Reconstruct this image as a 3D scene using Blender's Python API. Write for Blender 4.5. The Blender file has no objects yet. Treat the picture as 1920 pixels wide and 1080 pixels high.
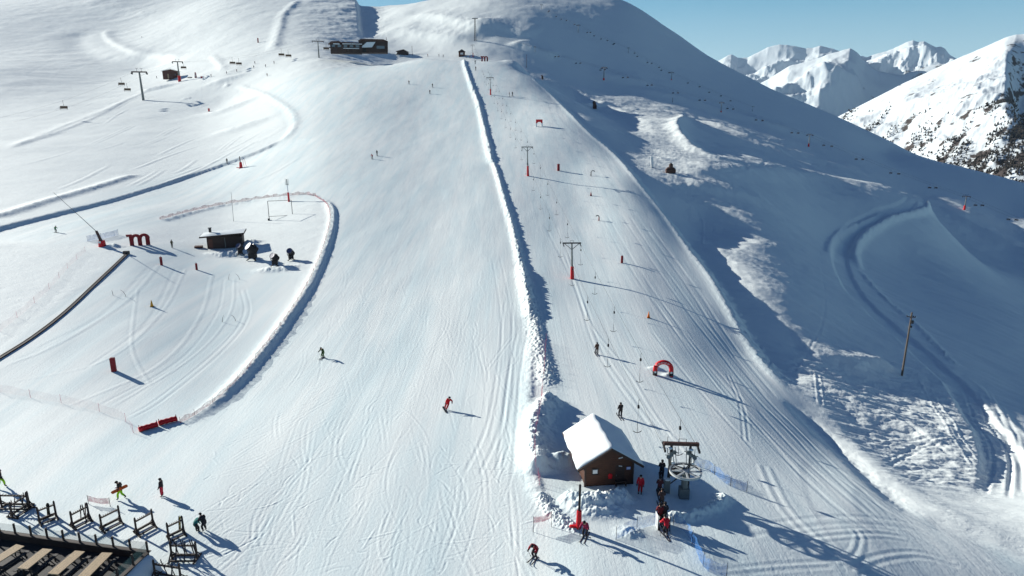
import bpy, bmesh, math, random
import numpy as np
from mathutils import Vector, Matrix, Euler
R = math.radians
scene = bpy.context.scene
random.seed(7)
RNG = np.random.default_rng(11)

# ------------------------------------------------------------------ camera
PITCH = R(15.0)                       # looking down by this much
FPX = 1280.0                          # focal length in pixels of a 1920 px wide frame
SP, CP = math.sin(PITCH), math.cos(PITCH)
camd = bpy.data.cameras.new('camera')
cam = bpy.data.objects.new('camera', camd)
scene.collection.objects.link(cam)
cam.location = (0, 0, 0)
cam.rotation_euler = (R(90) - PITCH, 0, 0)
camd.sensor_width = 36.0
camd.lens = 36.0 * FPX / 1920.0
camd.clip_start = 0.5
camd.clip_end = 60000
scene.camera = cam

# ------------------------------------------------------------------ light
SUN_EL, SUN_AZ = R(19.0), math.atan2(-0.84, 0.54)      # azimuth clockwise from +Y
world = bpy.data.worlds.new('World')
scene.world = world
world.use_nodes = True
wn, wl = world.node_tree.nodes, world.node_tree.links
wn.clear()
w_out = wn.new('ShaderNodeOutputWorld')
w_bg = wn.new('ShaderNodeBackground')
w_sky = wn.new('ShaderNodeTexSky')
w_sky.sky_type = 'NISHITA'
w_sky.sun_disc = False
w_sky.sun_elevation = SUN_EL
w_sky.sun_rotation = SUN_AZ
w_sky.altitude = 2400
w_sky.air_density = 1.0
w_sky.dust_density = 0.4
w_sky.ozone_density = 1.6
w_bg.inputs['Strength'].default_value = 0.1
# the clear mountain sky: pale at the horizon, quickly deeper overhead
w_tc = wn.new('ShaderNodeTexCoord')
w_sep = wn.new('ShaderNodeSeparateXYZ')
w_ramp = wn.new('ShaderNodeValToRGB')
w_mix = wn.new('ShaderNodeMix')
w_mix.data_type = 'RGBA'
w_mix.inputs[0].default_value = 0.9
els = w_ramp.color_ramp.elements
SKY = ((0.0, (3.4, 4.9, 5.5)), (0.05, (2.7, 4.3, 5.0)), (0.13, (1.15, 2.9, 4.1)), (0.26, (0.34, 0.98, 2.15)), (0.45, (0.14, 0.39, 1.15)), (1.0, (0.10, 0.27, 0.85)))
while len(els) < len(SKY):
    els.new(0.5)
for e, (p, c) in zip(els, SKY):
    e.position = p
    e.color = (*[v / 6 for v in c], 1)
w_gain = wn.new('ShaderNodeVectorMath')
w_gain.operation = 'SCALE'
w_gain.inputs['Scale'].default_value = 6.0
wl.new(w_tc.outputs['Generated'], w_sep.inputs[0])
wl.new(w_sep.outputs['Z'], w_ramp.inputs['Fac'])
wl.new(w_ramp.outputs['Color'], w_gain.inputs[0])
wl.new(w_sky.outputs['Color'], w_mix.inputs[6])
wl.new(w_gain.outputs['Vector'], w_mix.inputs[7])
wl.new(w_mix.outputs[2], w_bg.inputs['Color'])
wl.new(w_bg.outputs['Background'], w_out.inputs['Surface'])
sund = bpy.data.lights.new('sun', 'SUN')
sund.energy = 5.0
sund.angle = R(0.5)
sund.color = (1.0, 0.98, 0.90)
sun = bpy.data.objects.new('sun', sund)
scene.collection.objects.link(sun)
SUN_DIR = Vector((math.cos(SUN_EL) * math.sin(SUN_AZ), math.cos(SUN_EL) * math.cos(SUN_AZ), math.sin(SUN_EL)))
sun.rotation_euler = SUN_DIR.to_track_quat('Z', 'Y').to_euler()
scene.view_settings.view_transform = 'Standard'
scene.view_settings.look = 'None'
scene.view_settings.exposure = 0.55
scene.view_settings.gamma = 1.0
scene.render.engine = 'CYCLES'
scene.cycles.max_bounces = 4
scene.cycles.diffuse_bounces = 1
scene.cycles.use_denoising = True

# ------------------------------------------------------------------ object helpers
COL = scene.collection

def tag(o, label=None, cat=None, group=None, kind=None):
    if label: o['label'] = label
    if cat: o['category'] = cat
    if group: o['group'] = group
    if kind: o['kind'] = kind
    return o

def empty(name, loc=(0, 0, 0), rz=0.0, label=None, cat=None, group=None):
    o = bpy.data.objects.new(name, None)
    COL.objects.link(o)
    o.empty_display_size = 0.2
    o.location = loc
    o.rotation_euler = (0, 0, rz)
    return tag(o, label, cat, group)

def copy_tree(o, parent=None):
    c = o.copy()
    COL.objects.link(c)
    if parent is not None:
        c.parent = parent
        c.matrix_parent_inverse = o.matrix_parent_inverse
    for ch in KIDS(o):
        copy_tree(ch, c)
    return c

def KIDS(o):
    return list(o.children)

class MB:
    """collects shapes and links them as ONE mesh object"""
    def __init__(self):
        self.bm = bmesh.new()
    def box(self, c, s, rot=None):
        m = Matrix.Translation(c) @ (rot.to_4x4() if rot is not None else Matrix.Identity(4)) @ Matrix.Diagonal((s[0], s[1], s[2], 1))
        bmesh.ops.create_cube(self.bm, size=1.0, matrix=m)
        return self
    def bar(self, a, b, w, h=None):
        """a box beam from a to b, w wide and h high"""
        a, b = Vector(a), Vector(b)
        d = b - a
        q = d.to_track_quat('X', 'Z').to_matrix()
        return self.box((a + b) / 2, (d.length, w, h or w), q)
    def tube(self, a, b, r0, r1=None, n=8):
        a, b = Vector(a), Vector(b)
        d = b - a
        m = Matrix.Translation((a + b) / 2) @ d.to_track_quat('Z', 'Y').to_matrix().to_4x4()
        bmesh.ops.create_cone(self.bm, cap_ends=True, segments=n, radius1=r0, radius2=r0 if r1 is None else r1, depth=d.length, matrix=m)
        return self
    def path(self, pts, r, n=6):
        """a round tube along points; r a number or one radius per point"""
        pts = [Vector(p) for p in pts]
        rr = r if hasattr(r, '__len__') else [r] * len(pts)
        rings = []
        for i, p in enumerate(pts):
            d = (pts[min(i + 1, len(pts) - 1)] - pts[max(i - 1, 0)]).normalized()
            u = d.cross(Vector((0.13, 0.31, 0.94)) if abs(d.z) < 0.9 else Vector((1, 0.1, 0))).normalized()
            v = d.cross(u)
            rings.append([self.bm.verts.new(p + (u * math.cos(2 * math.pi * k / n) + v * math.sin(2 * math.pi * k / n)) * rr[i]) for k in range(n)])
        for a, b in zip(rings[:-1], rings[1:]):
            for k in range(n):
                self.bm.faces.new((a[k], a[(k + 1) % n], b[(k + 1) % n], b[k]))
        self.bm.faces.new(list(reversed(rings[0])))
        self.bm.faces.new(rings[-1])
        return self
    def lathe(self, prof, n=16, m=None):
        m = m or Matrix.Identity(4)
        rings = []
        for (r, z) in prof:
            rings.append([self.bm.verts.new(m @ Vector((r * math.cos(2 * math.pi * k / n), r * math.sin(2 * math.pi * k / n), z))) for k in range(n)])
        for a, b in zip(rings[:-1], rings[1:]):
            for k in range(n):
                self.bm.faces.new((a[k], a[(k + 1) % n], b[(k + 1) % n], b[k]))
        self.bm.faces.new(list(reversed(rings[0])))
        self.bm.faces.new(rings[-1])
        return self
    def ball(self, c, r, sub=2, s=(1, 1, 1), rot=None):
        m = Matrix.Translation(c) @ (rot.to_4x4() if rot is not None else Matrix.Identity(4)) @ Matrix.Diagonal((r * s[0], r * s[1], r * s[2], 1))
        bmesh.ops.create_icosphere(self.bm, subdivisions=sub, radius=1.0, matrix=m)
        return self
    def prism(self, poly, y0, y1, m=None):
        """extrude an x-z outline from y0 to y1"""
        m = m or Matrix.Identity(4)
        a = [self.bm.verts.new(m @ Vector((x, y0, z))) for x, z in poly]
        b = [self.bm.verts.new(m @ Vector((x, y1, z))) for x, z in poly]
        n = len(poly)
        self.bm.faces.new(a)
        self.bm.faces.new(list(reversed(b)))
        for k in range(n):
            self.bm.faces.new((a[(k + 1) % n], a[k], b[k], b[(k + 1) % n]))
        return self
    def build(self, name, mat, parent=None, smooth=False, bevel=0.0, loc=None):
        bmesh.ops.recalc_face_normals(self.bm, faces=self.bm.faces)
        me = bpy.data.meshes.new(name)
        self.bm.to_mesh(me)
        self.bm.free()
        if smooth:
            me.polygons.foreach_set('use_smooth', [True] * len(me.polygons))
        o = bpy.data.objects.new(name, me)
        COL.objects.link(o)
        me.materials.append(mat)
        if parent is not None:
            o.parent = parent
        if loc is not None:
            o.location = loc
        if bevel:
            bv = o.modifiers.new('edge', 'BEVEL')
            bv.width = bevel
            bv.segments = 2
            bv.limit_method = 'ANGLE'
        return o

# ------------------------------------------------------------------ materials
def nodes(name):
    m = bpy.data.materials.new(name)
    m.use_nodes = True
    nt = m.node_tree
    return m, nt, nt.nodes, nt.links, nt.nodes['Principled BSDF']

def plain(name, col, rough=0.6, metal=0.0, var=0.15, scale=3.0, spec=0.3, bump=0.0):
    """a paint, cloth or metal with a little uneven colour"""
    m, nt, N, L, b = nodes(name)
    tc = N.new('ShaderNodeTexCoord')
    no = N.new('ShaderNodeTexNoise')
    no.inputs['Scale'].default_value = scale
    no.inputs['Detail'].default_value = 4
    L.new(tc.outputs['Object'], no.inputs['Vector'])
    mx = N.new('ShaderNodeMix')
    mx.data_type = 'RGBA'
    mx.inputs[6].default_value = (*[c * (1 - var) for c in col], 1)
    mx.inputs[7].default_value = (*[min(1, c * (1 + var)) for c in col], 1)
    L.new(no.outputs['Fac'], mx.inputs[0])
    L.new(mx.outputs[2], b.inputs['Base Color'])
    b.inputs['Roughness'].default_value = rough
    b.inputs['Metallic'].default_value = metal
    b.inputs['Specular IOR Level'].default_value = spec
    if bump:
        bp = N.new('ShaderNodeBump')
        bp.inputs['Strength'].default_value = bump
        bp.inputs['Distance'].default_value = 0.02
        L.new(no.outputs['Fac'], bp.inputs['Height'])
        L.new(bp.outputs['Normal'], b.inputs['Normal'])
    return m
# ------------------------------------------------------------------ ground shape
def ray(px, py):
    """azimuth and rise per metre of the line of sight through a point of the photograph"""
    yc = 540.0 - py
    X, Y, Z = px - 960.0, FPX * CP + yc * SP, -FPX * SP + yc * CP
    h = math.hypot(X, Y)
    return math.atan2(X, Y), Z / h

# surveyed points of the bare hillside: column, row and either height (z < 1000 as 'z') or horizontal range ('r')
CTRL = []
def cz(px, py, z):
    a, t = ray(px, py)
    CTRL.append((a, math.log(z / t), t))
def cr(px, py, r):
    a, t = ray(px, py)
    CTRL.append((a, math.log(r), t))
def ch(px, r, z):
    a, _ = ray(px, 540)
    CTRL.append((a, math.log(r), z / r))

def prof(px, z, py, *steps):
    """a line of points up one column of the photograph: start height, then the ground's slope up to each row"""
    _, t = ray(px, py)
    cz(px, py, z)
    r = z / t
    for py, s in steps:
        _, t = ray(px, py)
        r1 = (z - s * r) / (t - s)
        z, r = t * r1, r1
        cr(px, py, r)
# below the frame
for px, z in ((-500, -35), (0, -33.4), (480, -32), (960, -31.2), (1400, -31.2), (1800, -33), (2400, -37)):
    ch(px, 26, z)
# the wide run, from the run-out at the foot up to the crest
prof(960, -31.4, 1075, (900, .02), (770, .0), (660, .0), (520, .05), (400, .107), (300, .15), (200, .176), (112, .19))
prof(800, -31.7, 1075, (900, .025), (770, -.01), (660, -.005), (520, .045), (400, .105), (300, .143), (200, .17), (112, .185))
prof(600, -32.2, 1075, (900, .03), (770, -.02), (660, -.01), (520, .045), (400, .10), (300, .13), (200, .155), (110, .185))
for p in ((600, 70, 690), (600, 30, 860), (650, 0, 1030), (550, 0, 1030), (520, 50, 800)):
    cr(*p)
# the lift line
prof(1100, -31.0, 1075, (900, .0), (770, -.015), (660, -.005), (520, .04), (400, .105), (300, .155), (220, .18))
prof(1250, -31.0, 1075, (900, .0), (770, -.03), (660, -.02), (520, .035), (420, .10))
prof(1400, -31.2, 1075, (900, -.03), (770, -.07), (660, -.085))
prof(1600, -32.2, 1075, (940, -.05))
prof(1800, -33.6, 1075, (1000, -.05))
prof(2100, -35.2, 1075, (1000, -.06))
prof(1180, -31.0, 1075, (900, .0), (770, -.02), (660, -.01), (520, .047), (400, .113), (330, .15))
for px, py, r in ((1012, 150, 382), (950, 115, 452)):
    cr(px, py, r)
# children's hill and the open hillside on the left
prof(420, -32.5, 1075, (900, .03), (760, -.05), (660, .01), (540, .03), (480, .045), (400, .045), (310, .08), (250, .10), (190, .11))
for p in ((420, 140, 590), (420, 115, 665)):
    cr(*p)
prof(260, -32.8, 1075, (900, .02), (760, -.03), (640, .05), (540, .06), (470, .055), (400, .03), (310, .045), (250, .085), (190, .10), (150, .12), (125, .14))
prof(0, -33.4, 1075, (900, .01), (760, .0), (640, .05), (540, .065), (440, .05), (330, .035), (260, .06), (200, .08), (130, .15))
prof(-300, -34, 1075, (900, -.01), (760, .02), (640, .05), (540, .06), (440, .045), (330, .03), (260, .055), (200, .075), (130, .15))
for p in ((260, 60, 1150), (260, 20, 1400), (260, -30, 1730), (420, 80, 790), (420, 40, 940), (420, 0, 1150), (130, 95, 1080), (130, 55, 1290), (130, 10, 1560), (0, 95, 1130), (0, 60, 1320), (0, 22, 1570), (-300, 60, 1400), (-300, 0, 1720), (260, 95, 960)):
    cr(*p)
for px in (760, 820, 880, 940):         # behind the crest the ground falls away
    ch(px, 535, 25)
ch(1010, 440, 10)
ch(1070, 400, 0)
ch(0, 2200, 250); ch(-300, 2200, 300); ch(300, 2300, 330); ch(550, 1700, 230); ch(700, 1500, 168)
# valley behind the crest and the shaded mountain
for p in ((720, 90, 690), (700, 40, 840), (720, 12, 990), (800, 90, 670), (800, 40, 790), (800, 5, 900), (900, 85, 640), (900, 40, 718), (900, 0, 815), (1000, 130, 585), (1000, 60, 680), (1000, 0, 812),
          (1132, 150, 610), (1100, 80, 690), (1100, 0, 865), (1180, 95, 700), (1170, 2, 930), (1300, 150, 690), (1300, 88, 860), (1352, 210, 600), (1400, 145, 820), (1450, 200, 690), (1500, 190, 790),
          (1517, 275, 570), (1600, 235, 760), (1660, 268, 740), (1630, 300, 610), (1810, 393, 530), (1900, 420, 545), (1660, 283, 725), (1720, 296, 705), (1800, 316, 685), (1900, 343, 668), (2000, 372, 650), (1660, 302, 655), (1720, 330, 618), (1800, 360, 598), (1900, 392, 592), (2200, 430, 600), (2200, 600, 420)):
    cr(*p)
for px, r, t in ((1170, 1200, .10), (1300, 1150, .03), (1400, 1100, -.01), (1500, 1050, -.05), (1600, 1000, -.08), (1700, 1000, -.13), (1900, 1000, -.16), (2200, 1000, -.2), (900, 1250, .11), (1100, 1300, .11),
                 (800, 1400, .105), (900, 1900, .06), (1300, 1900, -.04), (1700, 1900, -.14), (2100, 1900, -.18)):
    ch(px, r, r * t)
# the slope right of the lift line falls away to the right
def pl(px, py, dz=0.0, x0=57.0, y0=165.0, z0=-32.0, gx=-0.348, gy=0.12):
    """a point on the long right-hand flank, taken as a tilted plane"""
    a, t = ray(px, py)
    r = (z0 + dz - gx * x0 - gy * y0) / (t - gx * math.sin(a) - gy * math.cos(a))
    cr(px, py, r)
for p in ((1400, 450, 1.2), (1560, 450, -.5), (1600, 550), (1700, 480), (1750, 450), (1850, 600), (1900, 500), (1690, 705), (1900, 750), (1800, 700), (1470, 560, 1.3), (1550, 690), (1600, 640), (2200, 800), (2200, 650)):
    pl(*p)
for p in ((1160, 235, 318), (1270, 232, 372), (1200, 290, 243), (1257, 320, 224), (1350, 275, 320), (1330, 340, 221), (1450, 332, 275), (1640, 347, 345), (1740, 392, 370), (1560, 330, 390), (1310, 420, 181)):
    cr(*p)
for p in ((1900, 880, -39.6), (1700, 850, -38.2), (1800, 800, -40.4), (1550, 830, -35.6), (2200, 1000, -41), (1850, 920, -37.4)):
    cz(*p)

CT = np.array(CTRL)
AZK = 2.6
def tps_fit(pts, val, lam):
    n = len(pts)
    d = np.linalg.norm(pts[:, None] - pts[None], axis=2)
    K = np.where(d > 0, d * d * np.log(np.maximum(d, 1e-12)), 0) + lam * np.eye(n)
    P = np.c_[np.ones(n), pts]
    A = np.block([[K, P], [P.T, np.zeros((3, 3))]])
    return np.linalg.solve(A, np.r_[val, np.zeros(3)])
TP = np.c_[CT[:, 0] * AZK, CT[:, 1]]
TW = tps_fit(TP, CT[:, 2], 2e-4)
def base_t(az, lr):
    """rise per metre of the bare hillside at an azimuth and log range"""
    sh = np.shape(az)
    a, l = np.ravel(az) * AZK, np.ravel(lr)
    out = np.empty(a.size)
    n = len(TP)
    for i in range(0, a.size, 40000):
        d2 = (a[i:i + 40000, None] - TP[:, 0]) ** 2 + (l[i:i + 40000, None] - TP[:, 1]) ** 2
        out[i:i + 40000] = (0.5 * d2 * np.log(np.maximum(d2, 1e-20))) @ TW[:n] + TW[n] + TW[n + 1] * a[i:i + 40000] + TW[n + 2] * l[i:i + 40000]
    return out.reshape(sh)

NA = 1360
AZS = np.linspace(R(-50), R(50), NA)
rs = [27.0]
while rs[-1] < 2400:
    r = rs[-1]
    rs.append(r + max(0.075, min(r * r / 34000.0, r / 200.0)))
RS = np.array(rs)
LRS = np.log(RS)
NR = len(RS)
# the smooth base varies slowly: evaluate coarsely, then refine with cubic weights
def refine(coarse, xc, xf, axis):
    """Catmull-Rom interpolation along one axis"""
    i = np.clip(np.searchsorted(xc, xf) - 1, 1, len(xc) - 3)
    u = (xf - xc[i]) / (xc[i + 1] - xc[i])
    w = [(-u + 2 * u * u - u ** 3) / 2, (2 - 5 * u * u + 3 * u ** 3) / 2, (u + 4 * u * u - 3 * u ** 3) / 2, (-u * u + u ** 3) / 2]
    s = [1, 1]
    s[axis] = -1
    return sum(w[k].reshape(s) * np.take(coarse, i + k - 1, axis=axis) for k in range(4))
ac = np.linspace(AZS[0] - .03, AZS[-1] + .03, 170)
lc = np.linspace(LRS[0] - .06, LRS[-1] + .06, 200)
Tc = base_t(*np.meshgrid(ac, lc))
BT = refine(refine(Tc, ac, AZS, 1), lc, LRS, 0)             # NR x NA
GX = RS[:, None] * np.sin(AZS)[None]
GY = RS[:, None] * np.cos(AZS)[None]
GZ = BT * RS[:, None]
DA = AZS[1] - AZS[0]

def col_t(G, az):
    f = np.clip((az - AZS[0]) / DA, 0, NA - 1.001)
    i = int(f)
    return (G[:, i] * (1 - (f - i)) + G[:, i + 1] * (f - i)) / RS

def hit(px, py, G=None):
    """where the line of sight through a point of the photograph meets the ground"""
    G = GZ if G is None else G
    az, t = ray(px, py)
    tt = col_t(G, az)
    k = np.nonzero(tt >= t)[0]
    k = int(k[0]) if len(k) else NR - 1
    k = max(k, 1)
    a, b = tt[k - 1], tt[k]
    u = 0.0 if b == a else min(1.0, max(0.0, (t - a) / (b - a)))
    r = RS[k - 1] * (1 - u) + RS[k] * u
    return Vector((r * math.sin(az), r * math.cos(az), r * t))

def ground(x, y):
    """height of the finished ground"""
    az, r = math.atan2(x, y), math.hypot(x, y)
    f = min(max((az - AZS[0]) / DA, 0), NA - 1.001)
    i = int(f); u = f - i
    k = int(min(max(np.searchsorted(RS, r) - 1, 0), NR - 2))
    v = min(max((r - RS[k]) / (RS[k + 1] - RS[k]), 0), 1)
    return float((GZ[k, i] * (1 - u) + GZ[k, i + 1] * u) * (1 - v) + (GZ[k + 1, i] * (1 - u) + GZ[k + 1, i + 1] * u) * v)

# ---- noise
def vnoise(x, y, seed):
    """smooth lattice noise in about -1..1"""
    xi, yi = np.floor(x).astype(np.int64), np.floor(y).astype(np.int64)
    xf, yf = x - xi, y - yi
    def h(i, j):
        n = (i * 374761393 + j * 668265263 + seed * 974634541) & 0xFFFFFFFF
        n = ((n ^ (n >> 13)) * 1274126177) & 0xFFFFFFFF
        n = (n ^ (n >> 16)) & 0xFFFFFFFF
        return n
    def g(i, j, dx, dy):
        a = h(i, j) * (2 * math.pi / 4294967296.0)
        return np.cos(a) * dx + np.sin(a) * dy
    u, v = xf ** 3 * (xf * (xf * 6 - 15) + 10), yf ** 3 * (yf * (yf * 6 - 15) + 10)
    a = g(xi, yi, xf, yf) * (1 - u) + g(xi + 1, yi, xf - 1, yf) * u
    b = g(xi, yi + 1, xf, yf - 1) * (1 - u) + g(xi + 1, yi + 1, xf - 1, yf - 1) * u
    return (a * (1 - v) + b * v) * 1.5
def fbm(x, y, seed, octv=4, gain=0.5):
    s, a = 0, 1.0
    for k in range(octv):
        s = s + a * vnoise(x, y, seed + k)
        x, y, a = x * 2.03 + 7.1, y * 2.03 - 3.7, a * gain
    return s

def smooth(a, b, x):
    u = np.clip((x - a) / (b - a), 0, 1)
    return u * u * (3 - 2 * u)

def window(pts, pad):
    """grid slices round some world points"""
    P = np.array([(p[0], p[1]) for p in pts])
    r = np.hypot(P[:, 0], P[:, 1]); az = np.arctan2(P[:, 0], P[:, 1])
    r0, r1 = max(r.min() - pad, RS[0]), r.max() + pad
    da = pad / max(r0, 5)
    k0, k1 = max(np.searchsorted(RS, r0) - 1, 0), min(np.searchsorted(RS, r1) + 1, NR)
    i0, i1 = max(int((az.min() - da - AZS[0]) / DA), 0), min(int((az.max() + da - AZS[0]) / DA) + 2, NA)
    return slice(k0, k1), slice(i0, i1)

def line_dist(pts, X, Y):
    """signed distance (positive right of the line's direction) and position 0..1 along it"""
    P = np.array([(p[0], p[1]) for p in pts], float)
    L = np.r_[0, np.cumsum(np.linalg.norm(np.diff(P, axis=0), axis=1))]
    best = np.full(X.shape, 1e9); sgn = np.zeros(X.shape); s = np.zeros(X.shape)
    for i in range(len(P) - 1):
        a, d = P[i], P[i + 1] - P[i]
        ll = d @ d
        if ll == 0: continue
        u = np.clip(((X - a[0]) * d[0] + (Y - a[1]) * d[1]) / ll, 0, 1)
        ex, ey = X - a[0] - u * d[0], Y - a[1] - u * d[1]
        q = ex * ex + ey * ey
        m = q < best
        best = np.where(m, q, best)
        sgn = np.where(m, np.sign(ex * d[1] - ey * d[0]), sgn)
        s = np.where(m, (L[i] + u * math.sqrt(ll)) / L[-1], s)
    return np.sqrt(best) * sgn, s

def spline(pts, n=8):
    """Catmull-Rom through 2-D points"""
    P = [np.array(p[:2], float) for p in pts]
    P = [2 * P[0] - P[1]] + P + [2 * P[-1] - P[-2]]
    out = []
    for i in range(1, len(P) - 2):
        for k in range(n):
            u = k / n
            out.append(0.5 * (2 * P[i] + (P[i + 1] - P[i - 1]) * u + (2 * P[i - 1] - 5 * P[i] + 4 * P[i + 1] - P[i + 2]) * u * u + (3 * P[i] - P[i - 1] - 3 * P[i + 1] + P[i + 2]) * u ** 3))
    out.append(P[-2])
    return out

BASE = GZ.copy()
def world_line(pix, n=6):
    return [hit(p[0], p[1], BASE) for p in spline(pix, n)]
# ------------------------------------------------------------------ berms, cuttings, drifts and tracks on the hillside
WA, WC = .84 * GX - .54 * GY, .54 * GX + .84 * GY          # along and across the wind
def ridge(pix, h, wl, wr, rough=0.25, rs_=1.2, seed=1, taper=0.06, world=None, n=5, p=2.0, mask=None):
    """a bank of snow along a line: wl and wr are its widths left and right of the line's direction"""
    pts = world if world is not None else world_line(pix, n)
    sl = window(pts, 3.2 * max(wl, wr))
    X, Y = GX[sl], GY[sl]
    d, s = line_dist(pts, X, Y)
    if rough:
        d = d + rough * min(wl, wr) * fbm(X / rs_, Y / rs_, seed + 50, 3)
    w = np.where(d < 0, wl, wr)
    e = np.exp(-np.abs(d / w) ** p) * smooth(0, taper, s) * smooth(0, taper, 1 - s)
    if rough:
        e = e * (1 + rough * 1.2 * fbm(X / rs_, Y / rs_, seed, 4, 0.6))
    GZ[sl] += h * e * (1 if mask is None else mask[sl])

def step(pix, drop, w, back, rough=0.3, seed=3, taper=0.05, n=5):
    """ground right of the line lies lower by drop; it comes back over the distance back"""
    pts = world_line(pix, n)
    sl = window(pts, back * 1.1 + w)
    X, Y = GX[sl], GY[sl]
    d, s = line_dist(pts, X, Y)
    d = d + rough * w * fbm(X / 2.0, Y / 2.0, seed, 3)
    GZ[sl] -= drop * smooth(0, w, d) * (1 - smooth(w, back, d)) * smooth(0, taper, s) * smooth(0, taper, 1 - s)

def heap(px, py, h, rx, ry=None, rough=0.3, seed=5, rs_=1.0, rot=0.0):
    """a heap of snow"""
    c = hit(px, py, BASE)
    ry = ry or rx
    sl = window([c], 2.2 * max(rx, ry))
    X, Y = GX[sl] - c[0], GY[sl] - c[1]
    u, v = X * math.cos(rot) + Y * math.sin(rot), -X * math.sin(rot) + Y * math.cos(rot)
    q = np.sqrt((u / rx) ** 2 + (v / ry) ** 2)
    q = q * (1 + 0.2 * rough * fbm(GX[sl] / rs_ / 2, GY[sl] / rs_ / 2, seed + 9, 3))
    e = np.exp(-q ** 2.6 * 1.2)
    GZ[sl] += h * e * (1 + rough * fbm(GX[sl] / rs_, GY[sl] / rs_, seed, 4, 0.55))

def track(pix, depth, w, world=None, twin=0.0, n=6, taper=0.05, lip=0.45):
    """a groove pressed into the snow with a small lip on either side"""
    depth, w = depth * 0.38, w * 0.75
    pts = world if world is not None else world_line(pix, n)
    sl = window(pts, 4 * w + twin)
    d, s = line_dist(pts, GX[sl], GY[sl])
    f = smooth(0, taper, s) * smooth(0, taper, 1 - s)
    for o in ((-twin / 2, twin / 2) if twin else (0,)):
        q = (d - o) / w
        GZ[sl] += f * depth * (-np.exp(-q * q) + lip * np.exp(-(np.abs(q) - 1.7) ** 2 * 1.6))

def project(X, Y, Z):
    D = np.maximum(Y * CP - Z * SP, 0.1)
    return 960 + FPX * X / D, 540 - FPX * (Y * SP + Z * CP) / D
PX, PY = project(GX, GY, GZ)

def inside(poly, soft):
    """1 inside an outline given on the photograph, falling to 0 over soft pixels outside it"""
    P = poly
    ins = np.zeros(PX.shape, bool)
    dist = np.full(PX.shape, 1e9)
    for i in range(len(P)):
        (x0, y0), (x1, y1) = P[i], P[(i + 1) % len(P)]
        if y0 != y1:
            c = ((PY < y0) != (PY < y1)) & (PX < (x1 - x0) * (PY - y0) / (y1 - y0) + x0)
            ins ^= c
        dx, dy = x1 - x0, y1 - y0
        u = np.clip(((PX - x0) * dx + (PY - y0) * dy) / (dx * dx + dy * dy), 0, 1)
        dist = np.minimum(dist, np.hypot(PX - x0 - u * dx, PY - y0 - u * dy))
    return np.where(ins, 1.0, np.clip(1 - dist / soft, 0, 1))

GR = np.hypot(GX, GY)
EDGE = [(998, 146), (1030, 175), (1060, 205), (1105, 250), (1150, 288), (1200, 345), (1250, 408), (1290, 465), (1330, 520), (1365, 580), (1400, 640), (1440, 692), (1490, 745), (1560, 815), (1630, 880), (1695, 940)]
RUN = [(-700, 1300), (-700, 830), (0, 820), (250, 815), (390, 765), (520, 625), (600, 500), (632, 400), (600, 368), (480, 370), (300, 410), (100, 450), (0, 432), (160, 385), (400, 315), (535, 262), (552, 230), (480, 150), (470, 125), (700, 108), (900, 105), (990, 140)] + EDGE[1:] + [(1800, 1010), (2000, 1090), (2400, 1300)]
BOWL = [(-400, 790), (-400, 720), (0, 670), (240, 475), (330, 465), (420, 500), (480, 510), (560, 520), (520, 620), (440, 710), (350, 780), (250, 812)]
groomed = np.clip(np.maximum(inside(RUN, 18), inside(BOWL, 14)), 0, 1)
groomed = groomed * (GR < 470)
right = np.clip((PX - np.interp(PY, [e[1] for e in EDGE], [e[0] for e in EDGE])) / 60, 0, 1) * (GR > 60) * smooth(110, 160, PY)
edge_x = np.interp(PY, [e[1] for e in EDGE], [e[0] for e in EDGE])
nearedge = np.clip((PX - edge_x) / 60, 0, 1) * np.clip(1.6 - (PX - edge_x) / 170, 0, 1) * (PY > 280)
mount = smooth(520, 600, GR) * smooth(650, 760, PX)

ungroomed = 1 - inside([(-700, 1300)] + [(x + 14, y) for x, y in EDGE] + [(860, 100), (-700, 100)], 25)
leftside = 1 - smooth(500, 700, PX)
# natural unevenness: drifts off the runs, very little on them
off = (1 - groomed) * (1 - 0.75 * mount)
near = 1 - smooth(130, 380, GR)
GZ += off * 0.10 * (0.35 + 0.65 * near) * (1 - 0.7 * leftside) * fbm(GX / 9, GY / 7, 21, 4) * np.clip(GR / 120, 0.6, 1.6)
GZ += off * (1 - 0.75 * leftside) * smooth(150, 330, GR) * 0.9 * fbm(GX / 45, GY / 38, 31, 5, 0.55) * np.clip(GR / 400, 0.3, 2.4)
GZ += right * (1 - mount) * 0.19 * np.clip(GR / 130, 0.7, 2.2) * fbm(WA / 24, WC / 5.5, 41, 5, 0.55) * (1 + 1.0 * nearedge)
GZ += groomed * 0.10 * fbm(GX / 14, GY / 34, 51, 3)
GZ += mount * 0.55 * fbm(GX / 50, GY / 60, 61, 4, 0.5)

# -- ridge of pushed snow between the wide run and the lift line
R1 = [(868, 112), (884, 160), (897, 195), (908, 240), (921, 298), (926, 312)]
R2 = [(925, 306), (933, 328), (945, 372), (962, 430), (975, 490), (985, 545), (995, 600), (1002, 660), (1010, 715), (1014, 750)]
ridge(R1[::-1], 0.85, 1.2, 0.85, 0.34, 0.8, 70, taper=0.02)
ridge(R2[6::-1], 0.62, 0.75, 0.65, 0.36, 0.6, 71, taper=0.02)
ridge([(978, 500), (992, 560), (1004, 610), (1014, 660), (1024, 700), (1030, 735)][::-1], 0.5, 1.1, 0.9, 0.35, 0.4, 72, taper=0.08)
ridge([(996, 640), (993, 720), (990, 790), (992, 850), (1004, 905), (1020, 960)][::-1], 0.2, 0.8, 0.5, 0.2, 0.9, 73, taper=0.1)
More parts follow.
